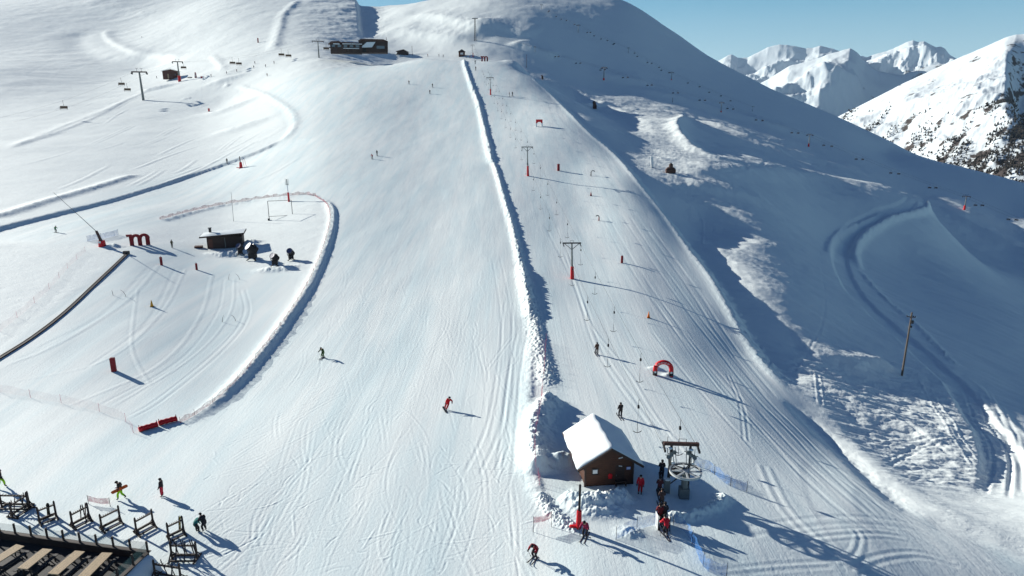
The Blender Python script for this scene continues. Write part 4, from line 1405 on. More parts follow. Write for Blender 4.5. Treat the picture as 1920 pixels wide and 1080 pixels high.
wall(far, cb + dx * .16, PT - .055, PT, .34, 'coping', M['post'])
wall(cb + dyv * .18, fr, PT - .055, PT, .34, 'coping', M['post'])
gm, nt_, N_, Lk_, b_ = nodes('balustrade_glass')
b_.inputs['Base Color'].default_value = (0.22, 0.36, 0.33, 1)
b_.inputs['Roughness'].default_value = 0.08
b_.inputs['Alpha'].default_value = 0.16
M['rail_glass'] = gm
n = 11
pts = [cb + dx * (-1.42 * k) for k in range(n)]
for k, p in enumerate(pts):
    q = L_(Vector((p.x, p.y, PT)))
    MB().box(q + Vector((0, 0, .42)), (.11, .11, .86), Matrix.Rotation(math.atan2(dx.y, dx.x), 3, 'Z')).build('post', M['post'], ter)
    if k + 1 < n:
        r_ = L_(Vector((pts[k + 1].x, pts[k + 1].y, PT)))
        MB().bar(q.lerp(r_, .08) + Vector((0, 0, .42)), q.lerp(r_, .92) + Vector((0, 0, .42)), .015, .66).build('glass_panel', M['rail_glass'], ter)
pts = [cb + dyv * (1.5 * k) for k in range(1, 5)]
prev = cb
for p in pts:
    q = L_(Vector((p.x, p.y, PT))); r_ = L_(Vector((prev.x, prev.y, PT)))
    MB().box(q + Vector((0, 0, .42)), (.11, .11, .86), Matrix.Rotation(math.atan2(dyv.y, dyv.x), 3, 'Z')).build('post', M['post'], ter)
    MB().bar(q.lerp(r_, .08) + Vector((0, 0, .42)), q.lerp(r_, .92) + Vector((0, 0, .42)), .015, .66).build('glass_panel', M['rail_glass'], ter)
    prev = p
# snow banked against the outside of the side wall
sb_ = MB()
rows = []
for k in range(13):
    p = cb + dyv * (.2 + 7 * k / 12)
    nrm = Vector((-dyv.y, dyv.x, 0))
    if nrm.x < 0: nrm = -nrm
    row = []
    for j, (o, dz) in enumerate(((.13, -.12), (.5, -.2), (.9, -.7), (1.2, -1.25), (1.5, -1.5))):
        w = p + nrm * o
        row.append(sb_.bm.verts.new((w.x, w.y, PT + dz + .05 * math.sin(k * 1.3 + j))))
    rows.append(row)
for a, b in zip(rows[:-1], rows[1:]):
    for j in range(4):
        sb_.bm.faces.new((a[j], a[j + 1], b[j + 1], b[j]))
so = sb_.build('snow_bank', M['roof_snow'], None, True)
tag(so, 'snow banked against the outer side wall of the terrace', kind='structure')

# -- long tables with benches
def picnic(L=3.1):
    t = empty('picnic_table')
    MB().box((0, 0, .74), (.80, L, .06)).build('table_top', M['table'], t)
    for s in (-1, 1):
        MB().box((s * .74, 0, .44), (.28, L - .1, .05)).build('bench_seat', M['deck'], t)
    for s in (-1, 1):
        g = MB()
        g.bar((-.30, s * (L / 2 - .4), 0), (-.22, s * (L / 2 - .4), .71), .08).bar((.30, s * (L / 2 - .4), 0), (.22, s * (L / 2 - .4), .71), .08)
        g.bar((-.82, s * (L / 2 - .4), .38), (.82, s * (L / 2 - .4), .38), .08)
        g.bar((-.74, s * (L / 2 - .4), 0), (-.74, s * (L / 2 - .4), .40), .08).bar((.74, s * (L / 2 - .4), 0), (.74, s * (L / 2 - .4), .40), .08)
        g.build('trestle', M['post'], t)
    return t
tz = DZ + .77
tp = picnic()
TB = [((42, 1066), (89, 1029), 'second picnic table from the terrace corner side wall'), ((99, 1076), (150, 1033), 'x'), ((154, 1083), (201, 1036), 'x'), ((-16, 1056), (38, 1022), 'x')]
labs = ['long pale wooden picnic table on the terrace, third from the corner post', 'long pale wooden picnic table on the terrace, second from the corner post', 'long pale wooden picnic table on the terrace, nearest the corner post', 'long pale wooden picnic table on the terrace, cut off by the left edge']
for i, (a, b, _) in enumerate(TB):
    A, B = on_plane(*a, tz), on_plane(*b, tz)
    o = tp if i == 0 else copy_tree(tp)
    d = B - A
    o.location = ((A.x + B.x) / 2, (A.y + B.y) / 2, DZ)
    o.rotation_euler = (0, 0, math.atan2(-d.x, d.y))
    o.scale = (1, d.length / 3.1, 1)
    tag(o, labs[i], 'table', 'picnic tables on the terrace')

# -- ski racks in the snow along the terrace
def rack(a, b, label, pegs=8):
    A, B = hit(*a), hit(*b)
    d = B - A
    L = math.hypot(d.x, d.y)
    rz = math.atan2(d.y, d.x)
    r = empty('ski_rack', A, rz, label, 'ski rack', 'ski racks beside the terrace')
    z1 = B.z - A.z
    for x, z in ((0, 0), (L, z1)):
        MB().tube((x, 0, z - .3), (x, 0, z + 1.45), .085, .075, 9).tube((x, 0, z + 1.45), (x, 0, z + 1.56), .075, .03, 9).build('post', M['post'], r)
    MB().bar((.08, 0, 1.18), (L - .08, 0, z1 + 1.18), .09, .12).build('rail', M['post'], r)
    MB().bar((.08, 0, .42), (L - .08, 0, z1 + .42), .11, .10).bar((.1, .35, .12), (L - .1, .35, z1 + .12), .10, .10).bar((.1, -.35, .12), (L - .1, -.35, z1 + .12), .10, .10).build('lower_rail', M['post'], r)
    for x, z in ((0, 0), (L, z1)):
        MB().bar((x, -.6, z + .08), (x, .6, z + .08), .12, .12).bar((x, -.5, z + .1), (x, 0, z + .7), .07).bar((x, .5, z + .1), (x, 0, z + .7), .07).build('foot', M['post'], r)
    p = MB()
    for k in range(pegs):
        x = L * (k + .8) / (pegs + .6)
        p.tube((x, -.18, z1 * x / L + 1.24), (x, .18, z1 * x / L + 1.24), .02, .02, 6)
    p.build('peg', M['post'], r)
    return A, rz, L, z1
RACKS = [((4, 952), (54, 953), 'round timber ski rack half cut by the left frame edge'), ((24, 972), (56, 951), 'timber ski rack beside the leftmost terrace posts'), ((75, 982), (106, 970), 'timber ski rack with one snowboard, in front of the second table'),
         ((137, 990), (168, 974), 'timber ski rack holding a few skis, beside the pink net'), ((192, 996), (226, 979), 'empty timber ski rack between the pink net and the terrace'), ((257, 1003), (288, 986), 'timber ski rack just behind the terrace corner'),
         ((317, 1013), (345, 1000), 'timber ski rack with yellow and black skis'), ((323, 1049), (370, 1049), 'low timber ski rack full of dark skis'), ((292, 1084), (340, 1092), 'timber ski rack cut off by the bottom frame edge')]
RK = [rack(a, b, l) for a, b, l in RACKS]

def leaning_ski(rk, u, col, side, label, kind='ski', L=1.62):
    A, rz, Ln, z1 = rk
    M3 = Matrix.Rotation(rz, 3, 'Z')
    base = A + M3 @ Vector((u * Ln, side * .42, 0))
    base.z = ground(base.x, base.y) + .06
    topp = A + M3 @ Vector((u * Ln + .02, side * .07, z1 * u + 1.28))
    d = (topp - base).normalized()
    g = MB()
    w = .085 if kind == 'ski' else .25
    across = M3 @ Vector((1, 0, 0))
    n_ = d.cross(across).normalized()
    rot = Matrix((across, n_, d)).transposed()
    prof = [(0, w * .6), (.08, w), (.5, w * .82), (.92, w), (1.0, w * .35)]
    for (a, wa), (b, wb) in zip(prof[:-1], prof[1:]):
        vs = []
        for t, ww in ((a, wa), (b, wb)):
            for sx in (-1, 1):
                for sy in (-1, 1):
                    vs.append(g.bm.verts.new(base + rot @ Vector((sx * ww / 2, sy * .012 + (.06 * max(0, t - .9) / .1 * side), t * L))))
        for f in ((0, 1, 3, 2), (4, 6, 7, 5), (0, 4, 5, 1), (2, 3, 7, 6), (0, 2, 6, 4), (1, 5, 7, 3)):
            g.bm.faces.new([vs[i] for i in f])
    g.box(base + rot @ Vector((0, .04, L * .48)), (w * .8, .05, .22), rot)
    o = g.build('ski' if kind == 'ski' else 'snowboard', cloth(col), None)
    tag(o, label, 'ski' if kind == 'ski' else 'snowboard', 'skis leaning on the racks' if kind == 'ski' else None)
leaning_ski(RK[2], .62, (.07, .07, .05), 1, 'dark snowboard standing in the rack in front of the second table', 'snowboard', 1.5)
for u, c, s in ((.62, (.05, .03, .03), 1), (.70, (.05, .03, .03), -1), (.9, (.16, .05, .04), 1), (.95, (.06, .05, .06), -1)):
    leaning_ski(RK[3], u, c, s, 'dark ski leaning on the rack beside the pink net')
for u, c, s in ((.8, (.05, .05, .05), 1), (.88, (.40, .32, .04), 1), (.95, (.04, .04, .05), -1)):
    leaning_ski(RK[6], u, c, s, 'yellow ski leaning on the rack behind the bent-over pair' if c[0] > .3 else 'black ski leaning on the rack with the yellow ski')
for u, c, s in ((.15, (.06, .05, .05), 1), (.25, (.05, .04, .05), -1), (.42, (.05, .05, .06), 1), (.5, (.18, .17, .17), 1), (.6, (.05, .05, .06), -1), (.78, (.07, .05, .05), 1), (.86, (.05, .04, .04), 1)):
    leaning_ski(RK[7], u, c, s, 'pale grey ski in the low crowded rack' if c[0] > .15 else 'dark ski in the low crowded rack below the terrace corner')
for u, c, s in ((.3, (.05, .05, .05), 1), (.6, (.20, .20, .20), 1), (.75, (.05, .05, .06), -1)):
    leaning_ski(RK[8], u, c, s, 'light grey ski in the rack at the bottom edge' if c[0] > .15 else 'dark ski in the rack at the bottom edge')
for u, c, s in ((.1, (.12, .03, .03), 1), (.3, (.06, .04, .04), 1), (.55, (.05, .05, .05), -1), (.8, (.07, .05, .05), 1)):
    leaning_ski(RK[1], u, c, s, 'red brown ski in the rack by the leftmost terrace posts' if c[0] > .1 else 'dark ski in the rack by the leftmost terrace posts')
# ------------------------------------------------------------------ markers, nets and machines on the slopes
def simple(name, loc, rz=0, label=None, cat=None, group=None):
    return empty(name, loc, rz, label, cat, group)

# -- padded poles and cones
def pad_pole(px, py, ty, r, mat, label, cap=True, cat='padded marker', square=False):
    c = hit(px, py)
    H = tall(c, px, ty)
    o = empty('padded_marker', c, R(12), label, cat)
    g = MB()
    if square:
        g.box((0, 0, H / 2 - .1), (r * 2, r * 1.5, H + .2))
        g.build('padding', mat, o, bevel=r * .3)
    else:
        n = 4
        for k in range(n):
            z0, z1 = -.15 + (H + .1) * k / n, -.15 + (H + .1) * (k + 1) / n
            g.tube((0, 0, z0), (0, 0, z1 - .03), r, r * .95, 12)
        g.build('padding', mat, o)
    if cap:
        MB().tube((0, 0, H - .1), (0, 0, H + .16), .05, .03, 8).build('pole_tip', M['dark_steel'], o)
    return o
pad_pole(303, 497, 481, .26, M['dark_red'], 'dark red padded post below the standing figure by the red letter')
pad_pole(369, 506, 493, .22, M['dark_red'], 'small dark red padded post right of the two on the childrens hill')
pad_pole(214, 696, 670, .30, M['dark_red'], 'large dark padded block alone on the lower childrens hill', False, 'padded block', True)
pad_pole(1166, 493, 479, .24, M['dark_red'], 'red padded post right of the nearest pylon')
pad_pole(1047, 320, 307, .42, M['dark_red'], 'stubby red padded post beside the second pylon')
pad_pole(392, 209, 203, .5, M['red'], 'small bright red padded block alone on the upper left hillside', False, 'padded block', True)
pad_pole(484, 80, 71, .6, M['dark_red'], 'tiny red post on the far left snowfield', False)
def cone(px, py, ty, mat, label):
    c = hit(px, py)
    H = tall(c, px, ty)
    o = empty('marker_cone', c, 0, label, 'cone')
    MB().tube((0, 0, 0), (0, 0, H), H * .24, .03, 14).build('cone', mat, o, True)
    MB().box((0, 0, .02), (H * .5, H * .5, .05)).build('base', M['black'], o)
cone(1216, 596, 584, M['orange'], 'orange cone on the lift track above the red arch')
cone(285, 575, 562, M['amber'], 'amber cone in the middle of the childrens hill')
cone(1108, 367, 359, M['dark_red'], 'small red cone uphill of the nearest pylon')

# -- pairs of bowed gate poles
def gate_pole(px, py, tx, ty, label, group):
    c = hit(px, py)
    H = tall(c, px, ty)
    s = (tx - px) * math.hypot(c[0], c[1]) / FPX
    g = MB().path([(0, 0, -.2), (s * .1, 0, H * .35), (s * .45, 0, H * .75), (s, 0, H)], [.035, .035, .03, .02], 7)
    o = g.build('gate_pole', M['dark_steel'], None, True, loc=c)
    tag(o, label, 'gate pole', group)
for (a, b, w) in (((429, 525, 432, 513), (449, 524, 443, 513), 'topmost gate on the childrens hill, below the dark shed'), ((417, 604, 421, 591), (442, 602, 434, 590), 'right hand gate of the childrens hill, nearest the bank'), ((212, 554, 211, 544), (236, 556, 228, 543), 'pale left hand gate of the childrens hill')):
    gate_pole(*a, 'left bowed pole of the ' + w, 'gate poles of the childrens hill')
    gate_pole(*b, 'right bowed pole of the ' + w, 'gate poles of the childrens hill')
def hoop(px, py, ty, wpx, label, part_red):
    c = hit(px, py)
    H = tall(c, px, ty)
    w = wpx * math.hypot(c[0], c[1]) / FPX
    o = empty('hoop_marker', c, 0, label, 'hoop marker')
    MB().path([(0, 0, -.2), (0, 0, H * .7)], .13, 10).build('padded_leg', M['dark_red'] if part_red else M['dark_steel'], o, True)
    s = -1 if part_red else 1
    MB().path([(0, 0, H * .7), (s * w * .1, 0, H * .9), (s * w * .4, 0, H), (s * w * .8, 0, H * .96), (s * w, 0, H * .82)], .11, 8).build('arched_top', M['dark_steel'], o, True)
hoop(1123, 414, 404, 6, 'bent hoop marker with a red leg above the nearest pylon', True)
hoop(1108, 330, 320, 7, 'thin dark hoop marker between the second pylon and the slope edge', False)

# -- red inflatable arch with white lettering
ac_ = hit(1243, 704)
AH = tall(ac_, 1243, 676)
AW = 31 * math.hypot(ac_[0], ac_[1]) / FPX / 2
arch = empty('inflatable_arch', ac_, R(-6), 'red inflatable arch with white lettering standing across the lift track', 'arch')
ap = [(-AW, 0, -.2)] + [(-AW * math.cos(math.pi * k / 16), 0, AH * .42 + (AH * .58 - .2) * math.sin(math.pi * k / 16)) for k in range(17)] + [(AW, 0, -.2)]
MB().path(ap, .27, 16).build('tube', M['red'], arch, True)
for s in (-1, 1):
    MB().path([(s * AW, 0, .05), (s * AW, 0, AH * .30)], .285, 16).build('dark_cuff', M['black'], arch, True)
    MB().box((s * AW, -.30, AH * .26), (.22, .03, .22)).build('white_patch', M['white'], arch)
tx = MB()
for k in range(9):
    a = math.pi * (k + 3.6) / 16
    if k in (4,):
        pass
    p = Vector((-AW * math.cos(a), -.272, AH * .42 + (AH * .58 - .2) * math.sin(a)))
    q = Matrix.Rotation(math.pi / 2 - a, 3, 'Y') if False else Matrix.Rotation(a - math.pi / 2, 3, 'Y')
    tx.box(p + q @ Vector((0, 0, .08)), (.10, .012, .03), q).box(p + q @ Vector((-.045, 0, 0)), (.03, .012, .18), q)
    if k % 2:
        tx.box(p + q @ Vector((.045, 0, 0)), (.03, .012, .18), q)
tx.build('lettering', M['white'], arch)
# -- smaller padded gate higher up
gc = hit(1011, 237)
GH = tall(gc, 1011, 224)
gw = 12 * math.hypot(gc[0], gc[1]) / FPX / 2
ga_ = empty('padded_gate', gc, 0, 'small red padded gate on pale legs, between the second and third pylons', 'gate')
MB().box((0, 0, GH * .82), (gw * 2, .5, GH * .36)).prism([(-gw, GH * .66), (-gw * .35, GH * .66), (-gw * .8, GH * .35), (-gw, GH * .35)], -.22, .22).prism([(gw * .35, GH * .66), (gw, GH * .66), (gw, GH * .35), (gw * .8, GH * .35)], -.22, .22).build('banner', M['red'], ga_)
for s in (-1, 1):
    MB().box((s * gw * .85, 0, GH * .2), (.5, .5, GH * .5)).build('leg', M['white'], ga_)

# -- the red letter signs
def letter_m(px0, px1, py, ty, label, mat):
    c = hit((px0 + px1) / 2, py)
    d = math.hypot(c[0], c[1])
    H = tall(c, (px0 + px1) / 2, ty)
    W = (px1 - px0) * math.hypot(d, c[2]) * .96 / FPX
    o = empty('letter_sign', c, math.atan2(-c[0], c[1]), label, 'sign')
    def arc(cx, cz, rx, rz_, a0, a1, n=10):
        return [(cx + rx * math.cos(a0 + (a1 - a0) * k / n), cz + rz_ * math.sin(a0 + (a1 - a0) * k / n)) for k in range(n + 1)]
    X = lambda u: (u - .5) * W
    g = MB()
    th = .45
    sw = .19
    # three stems with feet and two shoulders, drawn as overlapping outlines at slightly different depths
    for k, u in enumerate((.12, .47, .81)):
        g.prism([(X(u), 0 - .1), (X(u + sw), -.1), (X(u + sw), H * .72), (X(u + sw * .5), H * .86), (X(u), H * .78)], -th / 2 - .004 * k, th / 2 + .004 * k)
    for k, u in enumerate((.12, .47)):
        outer = arc(X(u + .265 + .02), H * .56, .265 * W, H * .42, math.pi, 0)
        inner = arc(X(u + .265 + .02), H * .56, .085 * W, H * .20, 0, math.pi)
        g.prism(outer + inner, -th / 2 - .014 - .004 * k, th / 2 + .014 + .004 * k)
    g.prism([(X(0), H * .98), (X(.26), H * .98), (X(.26), H * .80), (X(.02), H * .80)], -th / 2 - .024, th / 2 + .024)
    g.build('letter', mat, o, bevel=.0)
    MB().box((0, .1, -.12), (W * 1.02, .8, .14)).build('base', M['roof_snow'], o)
    return o
letter_m(243, 278, 460, 438, 'large dark red letter m standing at the top of the childrens hill', M['dark_red'])
letter_m(901, 915, 115, 105, 'tiny red letter m on the crest right of the fourth pylon', M['dark_red'])

# -- conveyor lift along the left side of the children's hill
cv = empty('conveyor_lift', hit(240, 476), 0, 'long black conveyor belt lift running up the childrens hill', 'conveyor')
o0 = Vector(cv.location)
line = [hit(x, y) for x, y in spline([(-130, 752), (0, 672), (60, 634), (120, 588), (180, 532), (238, 477)], 8)]
def ribbon(off0, off1, z, th, name, mat):
    g = MB()
    rows = []
    for i, p in enumerate(line):
        d = (line[min(i + 1, len(line) - 1)] - line[max(i - 1, 0)])
        n_ = Vector((d.y, -d.x, 0)).normalized()
        rows.append([g.bm.verts.new(p - o0 + n_ * o + Vector((0, 0, zz))) for o, zz in ((off0, z), (off1, z), (off1, z - th), (off0, z - th))])
    for a, b in zip(rows[:-1], rows[1:]):
        for k in range(4):
            g.bm.faces.new((a[k], a[(k + 1) % 4], b[(k + 1) % 4], b[k]))
    g.bm.faces.new(rows[0]); g.bm.faces.new(rows[-1][::-1])
    return g.build(name, mat, cv)
ribbon(-.2, .2, .16, .3, 'belt', M['black'])
ribbon(-.29, -.21, .20, .4, 'side_rail', M['larch']); ribbon(.21, .28, .20, .4, 'side_rail', M['rust'])
MB().box(line[-1] - o0 + Vector((-.2, .2, .3)), (1.1, .7, .7)).build('drive_box', M['dark_steel'], cv, bevel=.05)

# -- net fences
def net_fence(name, pix, h, mat, post_mat, label, cat, every=2.2, post_h=None, wob=0.08, world=None, group=None, post_r=.022, n=6):
    pts = world or [hit(x, y) for x, y in spline(pix, n)]
    root = empty(name, pts[0], 0, label, cat, group)
    o = Vector(pts[0])
    g = MB()
    rows = []
    acc, posts = 0.0, [pts[0]]
    dense = []
    for a, b in zip(pts[:-1], pts[1:]):
        m = max(1, int((b - a).length / .6))
        dense += [a.lerp(b, k / m) for k in range(m)]
    dense.append(pts[-1])
    for i, p in enumerate(dense):
        p = Vector((p.x, p.y, ground(p.x, p.y)))
        if i:
            acc += (p - last).length
            if acc >= every:
                posts.append(p); acc = 0
        last = p
        d = dense[min(i + 1, len(dense) - 1)] - dense[max(i - 1, 0)]
        nn = Vector((-d.y, d.x, 0)).normalized()
        w = wob * math.sin(i * 1.9) + wob * .6 * math.sin(i * .73 + 1)
        dz = wob * .8 * math.sin(i * 1.1)
        rows.append([g.bm.verts.new(p - o + nn * w * .3 + Vector((0, 0, .02))), g.bm.verts.new(p - o + nn * w + Vector((0, 0, h * .55))), g.bm.verts.new(p - o - nn * w * .6 + Vector((0, 0, h + dz)))])
    posts.append(Vector((dense[-1].x, dense[-1].y, ground(dense[-1].x, dense[-1].y))))
    for a, b in zip(rows[:-1], rows[1:]):
        for k in range(2):
            g.bm.faces.new((a[k], b[k], b[k + 1], a[k + 1]))
    g.build('netting', mat, root, True)
    for p in posts[:90]:
        MB().tube(p - o - Vector((0, 0, .2)), p - o + Vector((0, 0, post_h or h + .12)), post_r, post_r * .8, 6).build('post', post_mat, root)
    return root
BLN = M['blue_net']
net_fence('safety_net', [(1155, 1012), (1172, 1003), (1194, 993), (1214, 988), (1230, 984)], 1.0, BLN, M['dark_steel'], 'blue safety net on the left side of the lift queue', 'net', 1.9)
net_fence('safety_net', [(1262, 985), (1277, 992), (1290, 1006), (1302, 1028), (1316, 1058), (1332, 1074), (1362, 1082)], 1.0, BLN, M['dark_steel'], 'long blue safety net curving downhill right of the skier entering the queue', 'net', 2.4)
net_fence('safety_net', [(1300, 872), (1326, 881), (1345, 894), (1362, 908), (1385, 918), (1400, 922)], .9, BLN, M['dark_steel'], 'blue safety net behind the bullwheel station', 'net', 2.0)
net_fence('safety_net', [(164, 453), (180, 449), (200, 446), (222, 440)], 1.2, BLN, M['dark_steel'], 'pale blue net behind the snow lance with the red base', 'net', 3)
bank = [(x - 7, y - 2) for x, y in BB[3:-1]]
net_fence('net_fence', bank, .5, M['red_net'], M['dark_red'], 'dark red net fence sagging along the bank of the childrens hill', 'net fence', 2.6, .72, .12)
net_fence('net_fence', [(300, 412), (380, 391), (470, 375), (560, 365), (592, 368)], .7, M['red_net'], M['dark_red'], 'low red net fence along the upper edge of the childrens hill', 'net fence', 5, .8, .25)
net_fence('net_fence', [(0, 735), (70, 748), (160, 765), (230, 788), (250, 812)], 1.0, M['faint_net'], M['pink_net'], 'faded pink net across the foot of the childrens hill', 'net fence', 5, 1.1)
net_fence('net_fence', [(160, 472), (125, 505), (95, 540), (40, 590), (0, 622)], 1.0, M['faint_net'], M['pink_net'], 'faded pink net left of the conveyor belt', 'net fence', 6, 1.1)
net_fence('net_fence', [(1024, 640), (1020, 700), (1014, 760), (1003, 830), (1005, 880), (1012, 910)], .9, M['faint_net'], M['pink_net'], 'thin faded net with red posts on the snow ridge beside the hut', 'net fence', 2.0, 1.2)
net_fence('banner_net', [(1000, 998), (1010, 994), (1022, 988), (1036, 981)], .1, M['faint_net'], M['dark_steel'], 'placeholder', 'net') if False else None

def banner(a, b, z0, z1, mat, label):
    A, B = hit(*a), hit(*b)
    root = empty('banner_net', A, 0, label, 'net')
    D = B - A
    g = MB()
    n = 8
    rows = [[g.bm.verts.new(D * (k / n) + Vector((0, 0.04 * math.sin(k), z0 - .06 * math.sin(math.pi * k / n)))), g.bm.verts.new(D * (k / n) + Vector((0, 0.04 * math.sin(k + 1), z1 - .10 * math.sin(math.pi * k / n))))] for k in range(n + 1)]
    for p, q in zip(rows[:-1], rows[1:]):
        g.bm.faces.new((p[0], q[0], q[1], p[1]))
    g.build('netting', mat, root, True)
    for p in (Vector((0, 0, 0)), D):
        MB().tube(p - Vector((0, 0, .2)), p + Vector((0, 0, z1 + .05)), .02, .02, 6).build('post', M['dark_steel'], root)
    return root
banner((1000, 998), (1034, 988), .75, 1.30, M['pink_net'], 'pink banner net on two thin poles left of the red and black pole')
banner((166, 945), (207, 950), .25, .80, M['pink_net'], 'pink banner net strung between poles behind the ski racks')
for (a, b, l) in (((1040, 960), (1074, 955), 0),):
    pass

# -- red padded bars at the foot of the bank
def bolster(a, b, label):
    A, B = hit(*a), hit(*b)
    o = empty('padded_bolster', A, 0, label, 'bolster', 'red bolsters at the end of the bank')
    D = B - A
    g = MB()
    n = 7
    g.path([D * (k / n) + Vector((0, 0, .28 + .03 * (k % 2))) for k in range(n + 1)], [.30 if k % 2 else .26 for k in range(n + 1)], 12)
    g.build('cushion', M['red'], o, True)
    s = MB()
    for t in (.03, .97):
        s.tube(D * t - Vector((0, 0, .2)), D * t + Vector((0, 0, .75)), .05, .04, 8)
    s.build('post', M['dark_red'], o)
bolster((261, 810), (296, 800), 'red padded bolster at the outer end of the bank, left one')
bolster((298, 798), (332, 789), 'red padded bolster right against the end of the bank')

# -- red and black pole by the hut
c = hit(1085, 988)
H = tall(c, 1086, 909)
o = empty('padded_pole', c, 0, 'tall black pole with a bright red padded foot in front of the hut', 'pole')
MB().tube((0, 0, -.3), (.02, 0, H), .10, .085, 12).build('pole', M['black'], o)
MB().tube((0, 0, -.1), (.01, 0, H * .39), .21, .19, 14).build('padding', M['red'], o, bevel=.02)
MB().box((-.38, .05, .03), (.6, .3, .16)).build('foot_cushion', M['red'], o, bevel=.06)

# -- turnstile gates of the queue
for x, y, l in ((1231, 988, 'left'), (1252, 990, 'right')):
    c = hit(x, y)
    o = empty('queue_gate', c, R(4), 'pale upright panel of the lift queue gate, %s one' % l, 'queue gate')
    MB().box((0, 0, .55), (.06, .75, 1.15)).build('panel', M['white'], o, bevel=.02)
    MB().tube((0, -.42, -.2), (0, -.42, 1.25), .035, .035, 8).tube((0, .42, -.2), (0, .42, 1.25), .035, .035, 8).build('post', M['dark_steel'], o)

# -- snow making: lances, fan guns
def lance(px, py, bx, by, tx_, ty, label):
    c = hit(px, py)
    o = empty('snow_lance', c, 0, label, 'snow lance')
    d = math.hypot(c[0], c[1])
    zt, xt = tall(c, tx_, ty), (tx_ - px) * d / FPX * 1.0
    zb, xb = tall(c, bx, by), (bx - px) * d / FPX
    MB().path([(xb, 0, zb), (xt, 0.3, zt)], [.07, .035], 6).build('lance_pipe', M['steel'], o)
    MB().prism([(-.5, 0), (.5, 0), (.15 + xb * .5, zb * .6), (xb + .08, zb + .1), (xb - .08, zb + .1), (-.35, zb * .5)], -.35, .35).build('housing', M['rust'], o)
    MB().tube((0, 0, -.2), (0, 0, 1.25), .75, .62, 12).build('safety_pad', M['red'], o, bevel=.05)
    MB().box((-.1, -.66, 1.0), (.55, .06, .4)).build('white_patch', M['white'], o)
    return o
lance(192, 462, 186, 434, 126, 364, 'snow lance with a red padded base and a long slanting pipe')
def red_lance():
    c = hit(452, 315)
    o = empty('snow_lance', c, 0, 'small red snow lance with red props beside the left cutting', 'snow lance')
    H = tall(c, 452, 293)
    MB().tube((0, 0, 0), (-.15, 0, H), .22, .16, 8).build('housing', M['rust'], o)
    MB().tube((0, 0, -.2), (0, 0, H * .5), .62, .45, 12).build('safety_pad', M['red'], o, bevel=.05)
    for x0, x1 in ((1.2, .9), (2.1, 1.5)):
        MB().tube((x0, 0, -.2), (x1, 0, H * .8), .05, .04, 6).build('prop', M['red'], o)
    g = MB().bar((-1.6, 0, .12), (1.6, -.2, .12), .3, .24)
    g.build('foot_cushion', M['red'], o)
red_lance()
def tall_lance():
    c = hit(542, 378)
    o = empty('snow_lance', c, 0, 'upright snow lance with a red padded foot and three pronged head', 'snow lance')
    H = tall(c, 540, 335)
    MB().tube((0, 0, 0), (-.15, 0, H * .85), .12, .10, 10).build('mast', M['white'], o)
    MB().tube((0, 0, -.2), (-.06, 0, H * .40), .28, .24, 12).build('safety_pad', M['red'], o)
    for s in (-.38, 0, .38):
        MB().tube((-.15 + s, 0, H * .72), (-.16 + s, 0, H * (1.0 if s else .98)), .05 if s else .16, .04 if s else .13, 8).build('nozzle', M['steel'], o)
    MB().bar((-.53, 0, H * .74), (.23, 0, H * .74), .06).build('bracket', M['dark_steel'], o)
tall_lance()
def fan_gun(px, py, ty, rz, label):
    c = hit(px, py)
    H = tall(c, px, ty)
    s = H / 2.05
    o = empty('snow_gun', c, rz, label, 'snow gun', 'fan snow guns behind the shed')
    o.scale = (s, s, s)
    b = MB()
    for k in range(3):
        a = math.pi / 2 + k * 2.094
        b.bar((0, 0, .45), (.75 * math.cos(a), .75 * math.sin(a), .03), .14, .12)
    b.box((0, .05, .62), (.85, .7, .62)).box((.1, .3, .95), (.5, .3, .5)).tube((0, 0, .5), (0, 0, 1.1), .2, .18, 10)
    b.build('stand', M['black'], o)
    f = MB().bar((-.60, 0, 1.0), (-.60, 0, 1.5), .09).bar((.60, 0, 1.0), (.60, 0, 1.5), .09).bar((-.60, 0, 1.02), (.60, 0, 1.02), .12)
    f.build('fork', M['dark_steel'], o)
    m = Matrix.Translation((0, 0, 1.5)) @ Matrix.Rotation(R(-40), 4, 'Z') @ Matrix.Rotation(R(48), 4, 'X')
    MB().lathe([(.46, -.62), (.56, -.60), (.57, -.2), (.50, .1), (.47, .42), (.52, .50), (.40, .51)], 22, m).build('barrel', M['black'], o, True)
    MB().lathe([(.47, .50), (.53, .53), (.52, .60), (.34, .58)], 22, m).build('nozzle_ring', M['gun_ring'], o)
    MB().bar(m @ Vector((0, .56, -.3)), m @ Vector((0, .56, .2)), .22, .16).build('valve_box', M['dark_steel'], o)
for i, (px, py, ty, rz) in enumerate(((451, 478, 458, .4), (474, 488, 458, -.2), (516, 499, 476, .1), (546, 488, 467, .5))):
    fan_gun(px, py, ty, rz, ['black fan snow gun half hidden against the shed', 'black fan snow gun second from the shed, in churned snow', 'black fan snow gun in front of the dark shadow bank', 'black fan snow gun nearest the bank with the red net'][i])

# -- dark shed with a wide flat roof
sc_ = hit(420, 466)
sd = math.hypot(sc_[0], sc_[1])
shed = empty('equipment_shed', sc_, math.atan2(-sc_[0], sc_[1]) + R(-8), 'dark brown shed with wide tilted snowy roof on the childrens hill', 'shed')
k_ = sd / FPX
wsh, hsh = 58 * k_, tall(sc_, 420, 440)
MB().box((.3, 2.0, hsh * .42), (wsh, 4.0, hsh * .9)).build('wall', M['cabin_dark'], shed)
MB().box((-wsh * .36, -.03, hsh * .36), (.9, .06, hsh * .7)).build('door', M['shed'], shed)
MB().box((wsh * .05, -.05, hsh * .4), (.12, .1, hsh * .75)).build('downpipe', M['steel'], shed)
rl = MB().prism([(-wsh * .64, hsh * .86), (wsh * .62, hsh * 1.02), (wsh * .62, hsh * 1.12), (-wsh * .64, hsh * .96)], -.9, 4.8).build('roof', M['cabin_dark'], shed)
sn = MB()
